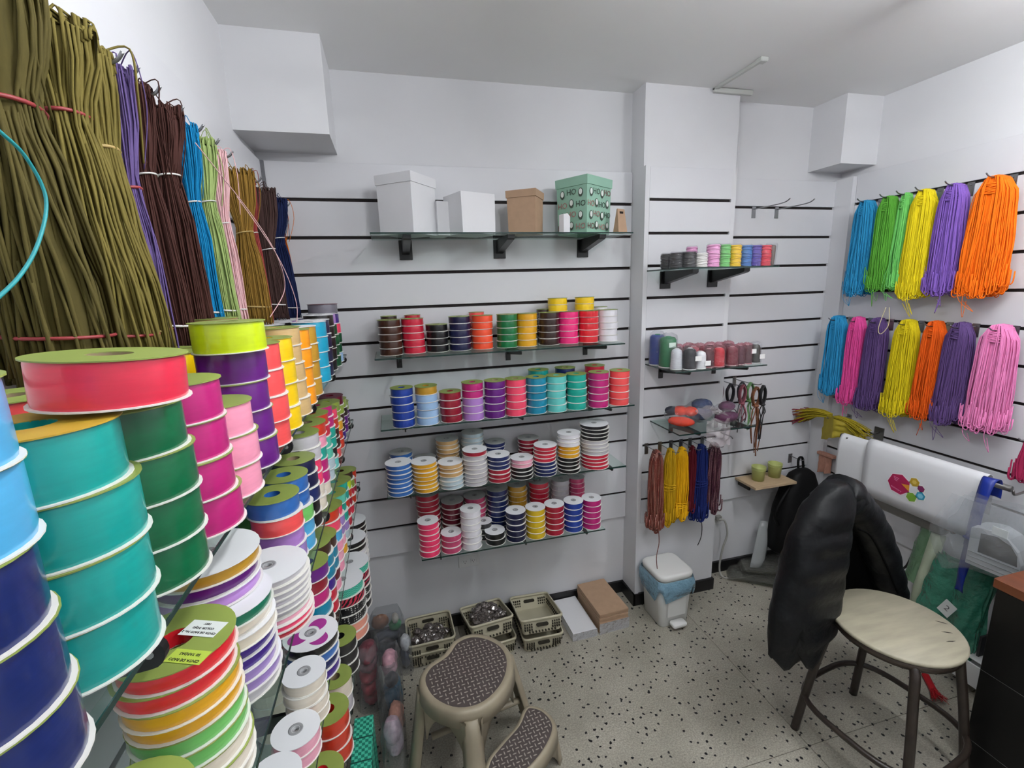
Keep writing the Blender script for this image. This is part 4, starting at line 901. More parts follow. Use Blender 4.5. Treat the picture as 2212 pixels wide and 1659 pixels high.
lace('black lace loop between two wine loops', 1.722, -0.110, 1.204, '#15151c', 0.020, 0.16, 2, 4)
lace('faded wine lace loop behind the zipper-patterned loop', 1.765, -0.150, 1.204, '#8a4a56', 0.016, 0.12, 3, 4)
lace('black and white patterned lace loop on the middle hook', 1.800, -0.105, 1.206, '#3a3a40', 0.022, 0.18, 4, 4)
lace('green striped lace bundle on the right hook', 1.832, -0.130, 1.206, '#6f9a62', 0.020, 0.16, 5, 4)
lace('brown and red lace bundle with long hanging ends', 1.835, -0.170, 1.190, '#7a4a2e', 0.022, 0.30, 6, 9)
lace('thin black lace loop at the hook tip', 1.858, -0.190, 1.200, '#1d1d20', 0.014, 0.20, 7, 4)

# ------------------------------------------------------------------ ledge and cups
wd = mat('light_wood', '#b79f7f', 0.6, var=0.12, vscale=14, stretch=(1, 6, 6))
l = thing('wood_ledge', 'small light wooden ledge shelf right of the column', 'ledge', (2.02, 0, 0.615))
MB().bbox(-0.140, 0.140, -0.165, -0.002, -0.014, 0.0, 0.001).build('board', wd, l)
MB().box(-0.115, -0.105, -0.09, -0.002, -0.05, -0.014).build('support', mat('support_dark', '#2a2420', 0.6), l); MB().box(0.105, 0.115, -0.09, -0.002, -0.05, -0.014).build('support', MATS['support_dark'], l)
cupm = mat('pale_green_plastic', '#a9b06a', 0.35, spec=0.5)
for q, (x, y) in enumerate(((1.975, -0.075), (2.098, -0.065))):
    cp = thing('plastic_cup', 'pale green plastic cup on the wooden ledge, %s one' % ('left', 'right')[q], 'cup', (x, y, 0.6153), group='plastic cups on the ledge')
    MB().lathe([(0.001, 0), (0.031, 0), (0.038, 0.076), (0.039, 0.082), (0.037, 0.082), (0.030, 0.004), (0.001, 0.004)], 24).build('cup_wall', cupm, cp, True)
    MB().tube([tuple(p) for p in ring((0, 0, 0.066), (0.0375, 0, 0), (0, 0.0375, 0), 24)], 0.0016, 5, closed=True).build('rim_ring', cupm, cp, True)
# ------------------------------------------------------------------ right side: roll of printed sheet on a bar
rb = thing('roll_bar', 'steel tube bar across the right wall carrying the white sheet', 'bar', (2.235, -0.68, 0.935))
MB().tube([(0, 0.345, 0), (0, -0.350, 0)], 0.0125, 14).build('tube', mat('bar_steel', '#7d7c7a', 0.3, 0.85), rb, True)
for q, yy in enumerate((0.30, -0.365)):
    MB().box(0.190, 0.195, yy-0.024, yy+0.024, -0.03, 0.035).build('wall_plate', MATS['bar_steel'], rb)
    MB().tube(smoothpts([(0.190, yy, 0.010), (0.10, yy, -0.004), (0.0, yy, -0.016), (-0.018, yy, 0.004)], 5), 0.0045, 8).build('support_hook', MATS['bar_steel'], rb, True)
shm = mat('white_sheet', '#dcdde0', 0.55, var=0.02, vscale=5)
sh = thing('printed_sheet', 'white plastic sheet with hexagon logo draped over the bar', 'sheet', (2.205, 0, 0))
def drape(y0, y1, ztop, zbot, off, bow=0.0):
    prof_ = [(0.060, zbot+0.10), (0.058, ztop-0.06), (0.050, ztop-0.025), (0.035, ztop-0.006), (0.022, ztop), (0.008, ztop-0.006), (-0.004, ztop-0.028), (-0.008, ztop-0.07), (-0.010, (ztop+zbot)/2), (-0.008, zbot+0.05), (-0.006, zbot)]
    mb = MB(); n = 14
    mb.grid(lambda u, v: (lambda k: (prof_[k][0]-off+bow*math.sin(PI*u), y0+(y1-y0)*u, prof_[k][1]))(min(10, int(round(v*10)))), n, 10)
    return mb
o = drape(-0.495, -0.965, 0.968, 0.690, 0.0).build('front_sheet', shm, sh, True); sm_ = o.modifiers.new('solid', 'SOLIDIFY'); sm_.thickness = 0.0015
o = drape(-0.345, -0.497, 0.950, 0.690, -0.010).build('rear_sheet', shm, sh, True); sm_ = o.modifiers.new('solid', 'SOLIDIFY'); sm_.thickness = 0.0015
LM = Matrix.Translation((2.1937-2.205, 0, 0)) @ Matrix(((0, 0, -1, 0), (-1, 0, 0, 0), (0, 1, 0, 0), (0, 0, 0, 1)))     # local (right, up) -> (-y, z) on the sheet
def poly(n, r, cx, cy, ph, sx=1.0): return [(cx+sx*r*math.cos(2*PI*k/n+ph), cy+r*math.sin(2*PI*k/n+ph)) for k in range(n)]
def logo(name, hx, n, r, cx, cy, ph, z=0.0004, parent=sh): return MB().prism(poly(n, r, cx, cy, ph), z, z+0.0004, LM).build(name, mat('print_'+hx[1:], hx, 0.5), parent)
LY = dict(h=(0.668, 0.809), g=(0.730, 0.843), p=(0.759, 0.824), n=(0.726, 0.770), b=(0.761, 0.791))
logo('logo_halo', '#efe3ea', 7, 0.053, LY['h'][0], LY['h'][1], 0.5, 0.0001); lh = logo('logo_heptagon', '#a3174c', 7, 0.049, LY['h'][0], LY['h'][1], 0.5)
MB().prism([(LY['h'][0]+0.010, LY['h'][1]+0.006), (LY['h'][0]+0.046, LY['h'][1]-0.018), (LY['h'][0]+0.044, LY['h'][1]+0.012)], 0.0009, 0.0012, LM).build('logo_wedge', mat('print_gold', '#d08a2a', 0.5), sh)
pk = mat('print_pink', '#e08ab0', 0.5)
TM = LM @ Matrix.Translation((LY['h'][0]-0.008, LY['h'][1]-0.026, 0.0010)) @ Matrix.Rotation(-0.25, 4, 'Z')
text_mesh('summary', 0.013, pk, sh, TM, 'logo_lettering')
for q in range(3): MB().prism([(LY['h'][0]-0.026+0.002*q, LY['h'][1]+0.030-0.007*q), (LY['h'][0]-0.002-0.003*q, LY['h'][1]+0.026-0.007*q), (LY['h'][0]-0.002-0.003*q, LY['h'][1]+0.0235-0.007*q), (LY['h'][0]-0.026+0.002*q, LY['h'][1]+0.0275-0.007*q)], 0.0009, 0.0012, LM).build('logo_text_line', pk, sh)
for k, hx, r in (('g', '#b5952c', 0.021), ('p', '#7d2a5c', 0.015), ('n', '#6f9a2e', 0.022), ('b', '#2f8fae', 0.020)):
    logo('logo_halo', '#e6e6dc', 6, r*1.15, LY[k][0], LY[k][1], 0.3, 0.0001); logo('logo_hexagon', hx, 6, r, LY[k][0], LY[k][1], 0.3)
logo('logo_inner', '#7fc3da', 6, 0.012, LY['b'][0], LY['b'][1], 0.3, 0.0009); logo('logo_inner', '#d4ba5a', 6, 0.010, LY['g'][0], LY['g'][1], 0.3, 0.0009)
st = thing('blue_strap', 'royal blue plastic strap hanging from the bar end', 'strap', (2.178, -0.985, 0.945)); bm_ = mat('blue_strap', '#142c86', 0.35)
def strap(pts, w, name):
    P_ = smoothpts(pts, 6); mb = MB(); mb.grid(lambda u, v: tuple(P_[int(round(v*(len(P_)-1)))]+Vector((0.006*math.sin(6*v+3*u), (u-0.5)*w, 0))), 4, len(P_)-1)
    o = mb.build(name, bm_, st, True); s_ = o.modifiers.new('solid', 'SOLIDIFY'); s_.thickness = 0.002; return o
strap([(0.055, 0, -0.06), (0.045, 0, 0.0), (0.028, 0, 0.022), (0.006, 0, 0.010), (-0.014, 0.0, -0.06), (-0.020, 0.004, -0.16), (-0.020, 0.006, -0.27)], 0.044, 'strap_fold')
strap([(-0.018, 0.006, -0.22), (-0.022, 0.008, -0.33), (-0.020, 0.014, -0.42), (-0.016, 0.016, -0.475)], 0.030, 'strap_tail')
MB().tube([tuple(p) for p in ring((-0.018, 0.006, -0.235), (0.008, 0, 0), (0, 0.024, 0), 12)], 0.005, 6, closed=True).build('knot', bm_, st, True)
gr = thing('plastic_roll', 'grey translucent plastic roll behind the white sheet', 'roll', (2.315, -0.58, 0.640))
MB().lathe([(0.010, -0.22), (0.040, -0.22), (0.042, -0.20), (0.042, 0.20), (0.040, 0.22), (0.010, 0.22)], 20, closed=True).build('rolled_film', mat('grey_film_roll', '#8b8a84', 0.35, var=0.12, vscale=10), gr, True).matrix_basis = Matrix.Rotation(PI/2, 4, 'X')
MB().tube([(0, -0.26, 0), (0, 0.26, 0)], 0.010, 10).build('core_tube', kraft, gr, True)
for yy in (-0.25, 0.25): MB().tube(smoothpts([(0.115, yy, 0.01), (0.05, yy, -0.008), (-0.004, yy, -0.012), (-0.014, yy, 0.008)], 5), 0.004, 6).build('support_hook', MATS['bar_steel'], gr, True)

# raffia and cloth in the corner
hook('wall_hook', 'steel wall hook under the yellow raffia bunch', (2.43, -0.21, 0.985), (-1, 0, 0), 0.16, 0.01, group='steel hooks on the right wall')
yr = thing('raffia_bunch', 'yellow raffia bunch with reddish end draped over a hook', 'raffia', (2.300, -0.215, 0.985)); ym = yarn('raffia_yellow', '#9b8a20'); rm_ = yarn('raffia_red', '#8f3340')
mb = MB(); rnd = random.Random(4)
for q in range(90):
    a = rnd.uniform(-0.03, 0.03); b = rnd.uniform(-0.018, 0.018); e = rnd.uniform(0.85, 1.1)
    mb.tube(smoothpts([(a*0.6+0.01, 0.02, 0.012+b*0.5), (a, 0.08*e, 0.012+b), (a*1.4, 0.14*e, -0.006+b*1.6), (a*1.8, 0.190*e, -0.030+b*2.2)], 3), 0.0018, 4)
mb.build('raffia_end', ym, yr, True)
mb = MB()
for q in range(60):
    a = rnd.uniform(-0.05, 0.05); b = rnd.uniform(-0.04, 0.04)
    mb.tube(smoothpts([(a*0.7, 0.150, -0.012+b*0.6), (a, 0.185, -0.025+b), (a*1.1, 0.205+rnd.uniform(0, 0.02), -0.040+b*1.2)], 3), 0.0020, 4)
mb.build('red_tip', rm_, yr, True)
crumple(16, 14, lambda u, v: (-0.045+0.08*abs(u-0.5)*1.2, 0.050-0.20*u, 0.022-0.15*(v**1.2)*(1-0.55*u)-0.02*abs(u-0.4)), 0.016, 8).build('draped_fold', mat('raffia_cloth', '#9c8c22', 0.7, var=0.12, vscale=30), yr, True)
mb = MB()
for q in range(50):
    a = rnd.uniform(-0.025, 0.025); b = rnd.uniform(-0.02, 0.015)
    mb.tube(smoothpts([(a, -0.02, 0.016+b*0.5), (a, -0.09, 0.008+b), (a*1.3, -0.15, -0.012+b*1.4), (a*1.5, -0.19+rnd.uniform(-0.02, 0.02), -0.03+b*1.5)], 3), 0.0020, 4)
mb.build('frayed_end', ym, yr, True)
sc_ = thing('salmon_cloth', 'folded salmon pink cloth hanging in the corner beside the backpack', 'cloth', (2.395, -0.125, 0.735))
crumple(12, 12, lambda u, v: (-0.012*math.sin(PI*u*4)*v, 0.045-0.085*u, 0.0-0.125*v*(1-0.15*u)), 0.006, 3).build('hanging_fold', mat('salmon_cloth', '#bf8c79', 0.8, var=0.12, vscale=60, stretch=(1, 4, 0.6)), sc_, True)
MB().bbox(-0.016, 0.018, -0.055, 0.050, -0.010, 0.008, 0.004).build('top_roll', MATS['salmon_cloth'], sc_)

# backpack
bk = thing('backpack', 'black backpack hanging low on the wall behind the jacket', 'backpack', (2.235, -0.105, 0.15)); bkm = mat('black_nylon', '#050506', 0.6, spec=0.2)
MB().loft([ring((0.02-0.05*(1-z/0.5), 0, z), (wd_, 0, 0), (0, dp, 0), 22, 3.2) for z, wd_, dp in ((0.0, 0.10, 0.045), (0.02, 0.125, 0.070), (0.12, 0.135, 0.082), (0.28, 0.130, 0.078), (0.40, 0.110, 0.062), (0.48, 0.075, 0.042), (0.505, 0.040, 0.022))]).build('bag_body', bkm, bk, True)
MB().loft([ring((-0.02, -0.075, z), (wd_, 0, 0), (0, dp, 0), 18, 3) for z, wd_, dp in ((0.05, 0.075, 0.018), (0.07, 0.095, 0.026), (0.20, 0.092, 0.026), (0.235, 0.075, 0.014))]).build('front_pocket', bkm, bk, True)
MB().tube(smoothpts([(0.012, 0.02, 0.495), (0.018, 0.03, 0.555), (0.045, 0.03, 0.560), (0.050, 0.02, 0.490)], 5), 0.007, 6).build('grab_handle', bkm, bk, True)
MB().tube(smoothpts([(-0.06, -0.02, 0.44), (-0.15, -0.03, 0.33), (-0.175, -0.03, 0.25), (-0.13, -0.02, 0.17), (-0.10, 0.0, 0.06)], 6), 0.010, 6).build('shoulder_strap', bkm, bk, True)
MB().tube(smoothpts([(-0.12, -0.03, 0.20), (-0.10, -0.05, 0.10), (-0.06, -0.05, 0.02), (-0.04, -0.05, -0.06)], 6), 0.006, 6).build('loose_strap', bkm, bk, True)
for zz in (0.36, 0.34): MB().bbox(0.010, 0.018, -0.075, -0.068, zz, zz+0.008, 0.001).build('zip_pull', steel, bk)
hook('wall_hook', 'steel wall hook holding the black backpack', (2.268, 0.0, 0.70), (0, -1, 0), 0.10, 0.01, group='backpack hook')

# cords near the niche
tag(MB().tube(smoothpts([(1.781, -0.012, 0.365), (1.806, -0.03, 0.36), (1.822, -0.04, 0.28), (1.800, -0.035, 0.18), (1.792, -0.03, 0.06), (1.800, -0.05, 0.008), (1.86, -0.09, 0.006), (1.98, -0.10, 0.006)], 7), 0.0055, 8).build('power_cord', mat('grey_cord', '#a5a49e', 0.5), None, True), 'grey power cord running from wall to floor right of column', 'cord')
po = thing('wall_outlet', 'small white outlet with plug right of the column', 'outlet', (1.79, 0.020, 0.368)); MB().bbox(-0.034, 0.034, -0.008, 0, -0.05, 0.05, 0.003).build('cover_plate', MATS['outlet_plastic'], po); MB().bbox(-0.020, 0.012, -0.034, -0.008, -0.016, 0.016, 0.004).build('plug', mat('grey_plug', '#8f8e88', 0.5), po)

# floor packs of clear plastic boxes
clr = film('clear_pack', '#dcdcd6', 0.90, 0.07, 1.0, 22, 0.30)
for q, (x, y, z, rz, w_, d_, lab) in enumerate([(2.02, -0.13, 0.003, -0.62, 0.40, 0.17, 'lower clear plastic packet lying on the floor by the baseboard'), (2.10, -0.075, 0.034, -0.45, 0.34, 0.20, 'upper crinkled clear plastic packet lying on another packet')]):
    pkt = thing('plastic_packet', lab, 'packet', (x, y, z), rz, 'clear plastic packets on the floor')
    for k in range(4): crumple(16, 10, lambda u, v, k=k: ((u-0.5)*w_*(1-0.03*k), (v-0.5)*d_, 0.005+0.007*k), 0.006, 40+q*7+k).build('film_layer', clr, pkt, True)
    MB().bbox(-w_*0.42, w_*0.42, -d_*0.4, d_*0.4, 0.0, 0.004, 0.001).build('base_card', mat('grey_insert', '#8b887c', 0.5), pkt)
ls = thing('clear_sheet', 'pale clear plastic sheet leaning on the wall behind the backpack', 'sheet', (2.02, -0.055, 0.06)); o = MB().grid(lambda u, v: (-0.06+0.10*u+0.10*v, -0.03+0.055*v-0.02*math.sin(3*u), 0.26*v), 6, 8).build('leaning_film', film('pale_film', '#d8dbdc', 0.55, 0.15, 0.4, 20, 0.3), ls, True); o.modifiers.new('solid', 'SOLIDIFY').thickness = 0.002

# bags under the roll
gb1 = film('green_film', '#3f8f76', 0.18, 0.18, 0.8, 24, 0.30); gb2 = film('pale_green_film', '#86b089', 0.40, 0.15, 0.8, 24, 0.3)
def hangbag(lab, x, y, z, m, w_, hgt, dp, seed, layers=3, cat='bag'):
    b_ = thing('plastic_bag', lab, cat, (x, y, z), group='plastic bags hanging on the right wall')
    for k in range(layers): crumple(14, 16, lambda u, v, k=k: (-dp*k/layers-0.02*math.sin(PI*u), -w_/2+w_*u*(0.75+0.25*v)+0.02*v, -hgt*v), 0.016, seed+k).build('bag_layer', m, b_, True)
    return b_
hangbag('pale green plastic bag hanging left below the white sheet', 2.335, -0.735, 0.620, gb2, 0.09, 0.30, 0.04, 61)
hangbag('emerald green plastic bag hanging below the sheet logo', 2.300, -0.850, 0.540, gb1, 0.13, 0.36, 0.06, 65, 4)
hangbag('emerald green plastic bag with folded top beside the desk', 2.285, -0.960, 0.560, gb1, 0.13, 0.42, 0.06, 71, 4)
tr = thing('paper_tube', 'long pale translucent rolled film standing between the green bags', 'tube', (2.30, -0.765, 0.0)); MB().tube([(0, 0.02, 0.02), (-0.005, 0.01, 0.30), (-0.01, -0.03, 0.605)], 0.026, 14).build('rolled_sheet', mat('pale_roll', '#a9b39a', 0.4, var=0.1, vscale=12), tr, True)
tag(MB().tube(smoothpts([(2.40, -0.66, 0.62), (2.36, -0.70, 0.60), (2.33, -0.69, 0.48), (2.34, -0.66, 0.36), (2.36, -0.62, 0.32), (2.40, -0.57, 0.34)], 6), 0.006, 6).build('black_cable', blackm, None, True), 'black cable with metal plug hanging left of the green bags', 'cable')
cN = thing('number_card', 'small white card marked with a 2 pinned on green bag', 'card', (2.185, -0.930, 0.355), rot=(0, 0, 0)); CM = Matrix(((0, 0, -1, 0), (-1, 0, 0, 0), (0, 1, 0, 0), (0, 0, 0, 1))) @ Matrix.Rotation(-0.42, 4, 'Z')
MB().prism(rrect(0.046, 0.070, 0.002), 0, 0.0012, CM).build('card', paper, cN); text_mesh('2', 0.036, mat('grey_marker', '#5d5d60', 0.6), cN, CM @ Matrix.Translation((0, 0, 0.0016)))
wb_ = thing('white_tray', 'white plastic tray box behind the desk near the floor', 'tray', (2.27, -1.010, 0.06)); wp = mat('white_plastic', '#d2d3d2', 0.4)
MB().bbox(-0.05, 0.10, -0.07, 0.065, 0, 0.008, 0.001).build('tray_base', wp, wb_); MB().bbox(-0.055, -0.048, -0.07, 0.065, 0, 0.10, 0.001).build('tray_front', wp, wb_); MB().bbox(-0.05, 0.10, 0.060, 0.066, 0, 0.19, 0.001).build('tray_side', wp, wb_); MB().bbox(-0.05, 0.10, -0.07, 0.065, 0.115, 0.121, 0.001).build('middle_tray', wp, wb_)
for k in range(5): MB().box(-0.02, 0.05, -0.060+0.022*k, -0.052+0.022*k, 0.121, 0.215).build('striped_pack', (wp if k % 2 else mat('dark_pack', '#26262a', 0.5)), wb_)
rd = thing('red_brush', 'red bristled brush lying on the floor under the stool', 'brush', (2.135, -0.945, 0.002), 0.9); rdm = mat('red_plastic', '#a3121c', 0.4)
MB().bbox(-0.06, 0.05, -0.014, 0.014, 0.0, 0.014, 0.004).build('handle', rdm, rd); mb = MB()
for k in range(40): mb.tube([(-0.055+0.025*R.random(), -0.012+0.024*R.random(), 0.012), (-0.095-0.02*R.random(), -0.03+0.06*R.random(), 0.012+0.02*R.random())], 0.0012, 4)
mb.build('bristles', rdm, rd)
# clear bag with a white window box, on the desk corner
wb2 = thing('window_box', 'white gift box with arched window inside a clear bag', 'box', (2.12, -1.075, 0.632), 0.0, rot=(0, 0, 0.12))
arch = [(-0.075, 0), (0.075, 0), (0.075, 0.07), (0.06, 0.115), (0.03, 0.15), (-0.01, 0.165), (-0.045, 0.16), (-0.075, 0.15)]
AM = Matrix(((0, 0, 1, 0), (-1, 0, 0, 0), (0, 1, 0, 0), (0, 0, 0, 1)))
MB().prism(arch, 0, 0.10, AM).build('body', wp, wb2); MB().prism([(-0.045, 0.062), (0.066, 0.062), (0.062, 0.100), (0.040, 0.132), (0.0, 0.148), (-0.045, 0.140)], -0.001, 0.002, AM).build('window', mat('dark_window', '#3a3a38', 0.15), wb2)
for zz in (0.012, 0.032, 0.052): MB().prism([(-0.072, zz), (0.073, zz), (0.073, zz+0.003), (-0.072, zz+0.003)], -0.002, 0.001, AM).build('fold_line', mat('grey_line', '#9a9b9c', 0.5), wb2)
cb = thing('plastic_bag', 'large clear plastic bag with white label around the window box', 'bag', (2.14, -1.08, 0.90), group='plastic bags hanging on the right wall')
clb = film('clear_bag_film', '#eceef0', 0.90, 0.10, 0.8, 16, 0.14)
for k in range(3): crumple(16, 16, lambda u, v, k=k: (-0.02-0.05*k+0.08*u-0.03*math.sin(PI*v), 0.10-0.30*u+0.04*math.sin(3*v), 0.02-0.30*v*(1-0.3*u)), 0.020, 81+k).build('bag_film', clb, cb, True)
MB().bbox(-0.085, -0.083, -0.055, -0.010, -0.085, -0.055, 0.0005).build('white_label', paper, cb)

# desk
ds = thing('desk', 'black desk with brown wooden top at the right edge', 'desk', (2.14, -1.56, 0.0)); dbk = mat('black_laminate', '#070707', 0.45, spec=0.3)
MB().bbox(-0.260, 0.285, -0.34, 0.34, 0.0, 0.715, 0.002).build('cabinet_side', dbk, ds)
MB().bbox(-0.265, 0.285, -0.36, 0.350, 0.715, 0.750, 0.003).build('desk_top', mat('brown_wood_top', '#6b3a20', 0.4, var=0.15, vscale=10, stretch=(5, 1, 1)), ds)
MB().box(-0.2615, -0.259, -0.34, 0.34, 0.115, 0.1165).box(-0.2615, -0.259, -0.34, 0.34, 0.40, 0.401).build('panel_line', mat('grey_panel_line', '#3a3a3a', 0.5), ds)
MB().box(0.02, 0.16, 0.20, 0.30, 0.7505, 0.758).build('paper_stack', paper, ds)
# ------------------------------------------------------------------ chair-stool and jacket
cx, cy, cz = 1.63, -1.10, 0.55
stl = thing('stool', 'round stool with worn wooden seat and dark brown tube legs', 'stool', (cx, cy, 0))
tubem = mat('brown_tube', '#2c241f', 0.35, spec=0.5, var=0.2, vscale=30); seatm = mat('worn_wood_seat', '#a29c88', 0.42, var=0.14, vscale=7, stretch=(1, 5, 1))
MB().lathe([(0.001, cz-0.018), (0.180, cz-0.018), (0.190, cz-0.012), (0.191, cz-0.004), (0.186, cz), (0.001, cz)], 48).build('seat', seatm, stl, True)
MB().lathe([(0.168, cz-0.040), (0.182, cz-0.040), (0.184, cz-0.018), (0.168, cz-0.018)], 48, closed=True).build('seat_ring', mat('steel_rim', '#4a4038', 0.35, 0.5), stl, True)
for k, a in enumerate([math.radians(v) for v in (54, 144, 234, 324)]):
    d = Vector((math.cos(a), math.sin(a), 0))
    MB().tube(smoothpts([d*0.135+Vector((0, 0, cz-0.026)), d*0.165+Vector((0, 0, cz-0.030)), d*0.186+Vector((0, 0, cz-0.060)), d*0.196+Vector((0, 0, cz-0.12)), d*0.228+Vector((0, 0, 0.25)), d*0.262+Vector((0, 0, 0.0))], 5), 0.0145, 12).build('leg', tubem, stl, True)
pts = []
for k in range(40):
    a = 2*PI*k/40; c_, s_ = math.cos(a), math.sin(a); p = 3.2
    u = math.copysign(abs(c_)**(2/p), c_)*0.212; v = math.copysign(abs(s_)**(2/p), s_)*0.212
    r_ = math.radians(9); pts.append((u*math.cos(r_)-v*math.sin(r_), u*math.sin(r_)+v*math.cos(r_), 0.165))
MB().tube(pts, 0.0105, 8, closed=True).build('stretcher', tubem, stl, True)
for k, (x, y, rz) in enumerate(((0.115, -0.085, 0.6), (0.082, -0.118, 0.9), (0.150, -0.045, 0.3))):
    MB().prism([(-0.016, 0), (-0.004, 0.0028), (0.014, 0.0012), (0.018, 0), (0.004, -0.0024)], cz, cz+0.0004, Matrix.Translation((x, y, 0)) @ Matrix.Rotation(rz-1.1, 4, 'Z')).build('chip_mark', mat('chip_dark', '#2e2a22', 0.7), stl)
for sx in (-0.17, -0.11): MB().tube(smoothpts([(sx, 0.175, cz-0.03), (sx-0.01, 0.20, 0.75), (sx-0.02, 0.17, 0.93)], 5), 0.011, 8).build('back_post', tubem, stl, True)
MB().tube(smoothpts([(-0.19, 0.17, 0.93), (-0.16, 0.175, 0.955), (-0.13, 0.175, 0.955), (-0.10, 0.17, 0.93)], 5), 0.012, 8).build('back_rail', tubem, stl, True)

jk = thing('jacket', 'black padded jacket draped over the back of the stool', 'jacket', (1.40, -0.98, 0.36)); O = Vector((1.40, -0.98, 0.36))
jm = mat('black_puffer', '#07090c', 0.5, spec=0.3, bump=0.8, bscale=14); lin_m = mat('black_lining', '#020203', 0.8, spec=0.1)
def lerp_tab(tab, x):
    if x <= tab[0][0]: return tab[0][1]
    for (x0, v0), (x1, v1) in zip(tab[:-1], tab[1:]):
        if x <= x1: return v0+(v1-v0)*(x-x0)/(x1-x0)
    return tab[-1][1]
cxs = [(0, 1.455), (0.08, 1.435), (0.2, 1.405), (0.4, 1.385), (0.6, 1.368), (0.8, 1.358), (1, 1.356)]
hws = [(0, 0.030), (0.05, 0.075), (0.12, 0.100), (0.25, 0.118), (0.5, 0.138), (0.75, 0.150), (1, 0.150)]
ths = [(0, 0.03), (0.1, 0.062), (0.4, 0.066), (0.8, 0.055), (1, 0.035)]
zb = [(1.190, 0.46), (1.215, 0.425), (1.255, 0.375), (1.272, 0.40), (1.283, 0.468), (1.300, 0.43), (1.345, 0.358), (1.40, 0.40), (1.46, 0.435), (1.52, 0.475)]
rings = []; NR = 40
for i in range(NR+1):
    v = i/NR; c_ = lerp_tab(cxs, v); hw = lerp_tab(hws, v); th_ = lerp_tab(ths, v); row = []
    for k in range(44):
        a = 2*PI*k/44; ca, sa = math.cos(a), math.sin(a)
        x = c_+hw*math.copysign(abs(ca)**0.8, ca)
        zt_ = 1.045-0.9*(abs(x-1.46))**1.7
        z = zt_+(lerp_tab(zb, x)-zt_)*v
        quilt = 0.010*abs(math.sin(z*34+3*x))+0.012*math.sin(19*x+4*z)*v
        y = -0.965-0.03*v+(th_-0.008+quilt)*math.copysign(abs(sa)**0.9, sa)
        row.append(Vector((x, y, z))-O)
    rings.append(row)
MB().loft(rings).build('left_front', jm, jk, True)
path = smoothpts([(1.470, -0.955, 0.985), (1.540, -0.930, 0.960), (1.640, -0.905, 0.895), (1.735, -0.895, 0.790), (1.815, -0.895, 0.655), (1.880, -0.895, 0.520), (1.905, -0.895, 0.455)], 7)
rings = []
for i, p in enumerate(path):
    t = (path[min(i+1, len(path)-1)]-path[max(i-1, 0)]).normalized(); n_ = t.cross(Vector((0, 1, 0))).normalized(); s = i/(len(path)-1)
    hw = 0.055+0.012*math.sin(PI*s)-0.012*s; q = 0.007*abs(math.sin(s*26))
    rings.append(ring(p-O, n_*(hw+q), Vector((0, 1, 0))*(0.060+q), 20))
MB().loft(rings).build('right_front', jm, jk, True)
MB().grid(lambda u, v: tuple((lambda p: (Vector((1.455+0.02*v, -0.925, p.z-0.03))*(1-u)+Vector((p.x, p.y+0.01, p.z-0.02))*u)+Vector((0, 0.05*math.sin(PI*u), 0)))(path[min(len(path)-1, int(round(v*(len(path)-1))))])-O), 12, len(path)-1).build('lining', lin_m, jk, True)
rings = [ring(Vector(p)-O, Vector(A), Vector(B), 18) for p, A, B in (((1.44, -0.955, 0.975), (0.05, 0, 0), (0, 0.06, 0.01)), ((1.50, -0.945, 1.005), (0.02, 0, 0.05), (0, 0.066, 0)), ((1.57, -0.925, 0.975), (0.03, 0, 0.045), (0, 0.062, 0)), ((1.62, -0.915, 0.925), (0.035, 0, 0.03), (0, 0.055, 0)))]
MB().loft(rings).build('collar', jm, jk, True)
MB().tube(smoothpts([Vector((1.560, -0.985, 0.86))-O, Vector((1.66, -0.958, 0.80))-O, Vector((1.75, -0.955, 0.68))-O, Vector((1.845, -0.957, 0.52))-O], 6), 0.004, 6).build('zip_edge', lin_m, jk, True)

# ------------------------------------------------------------------ pedal bin
bn = thing('pedal_bin', 'white plastic pedal bin with pale blue liner below the column', 'bin', (1.297, -0.228, 0.0), 0.03); bnm = mat('bin_plastic', '#d3d3cf', 0.35, var=0.04, vscale=6)
MB().loft([[Vector((x, y, z)) for x, y in rrect(w_, d_, r_)] for z, w_, d_, r_ in ((0.0, 0.160, 0.165, 0.025), (0.006, 0.168, 0.172, 0.028), (0.13, 0.182, 0.184, 0.032), (0.262, 0.196, 0.194, 0.036))]).build('bin_body', bnm, bn, True)
MB().loft([[Vector((x, y, z)) for x, y in rrect(w_, d_, r_)] for z, w_, d_, r_ in ((0.268, 0.196, 0.192, 0.038), (0.272, 0.204, 0.200, 0.040), (0.290, 0.204, 0.200, 0.040), (0.297, 0.196, 0.192, 0.038), (0.300, 0.175, 0.172, 0.034))]).build('lid', mat('lid_plastic', '#dededb', 0.35), bn, True)
autosmooth(bpy.data.objects['lid'] if 'lid' in bpy.data.objects else bn.children[-1]) if False else None
MB().bbox(-0.055, 0.055, -0.0985, -0.090, 0.062, 0.205, 0.003).build('front_panel', bnm, bn)
MB().loft([[Vector((x*s_, -0.108+y*s_-0.006*(z > 0.02), z)) for x, y in rrect(0.082, 0.046, 0.012)] for z, s_ in ((0.022, 0.94), (0.026, 1.0), (0.036, 1.0), (0.040, 0.93))]).build('pedal', mat('pedal_plastic', '#e4e4e1', 0.3), bn, True)
rnd = random.Random(3); base = rrect(0.212, 0.208, 0.042, 7); rings = []
drop = [0.060+0.030*math.sin(k*0.9)+0.020*rnd.random() for k in range(len(base))]
for q in range(7):
    v = q/6; rings.append([Vector((x*(1+0.10*math.sin(PI*min(1, v*0.9))+rnd.uniform(-0.015, 0.02)*v), y*(1+0.09*math.sin(PI*min(1, v*0.9))+rnd.uniform(-0.015, 0.02)*v), 0.270-d_*v*1.15)) for (x, y), d_ in zip(base, drop)])
MB().loft(rings, caps=False).build('liner_bag', film('blue_liner', '#8fb9cf', 0.35, 0.25, 0.8, 40, 0.25), bn, True)

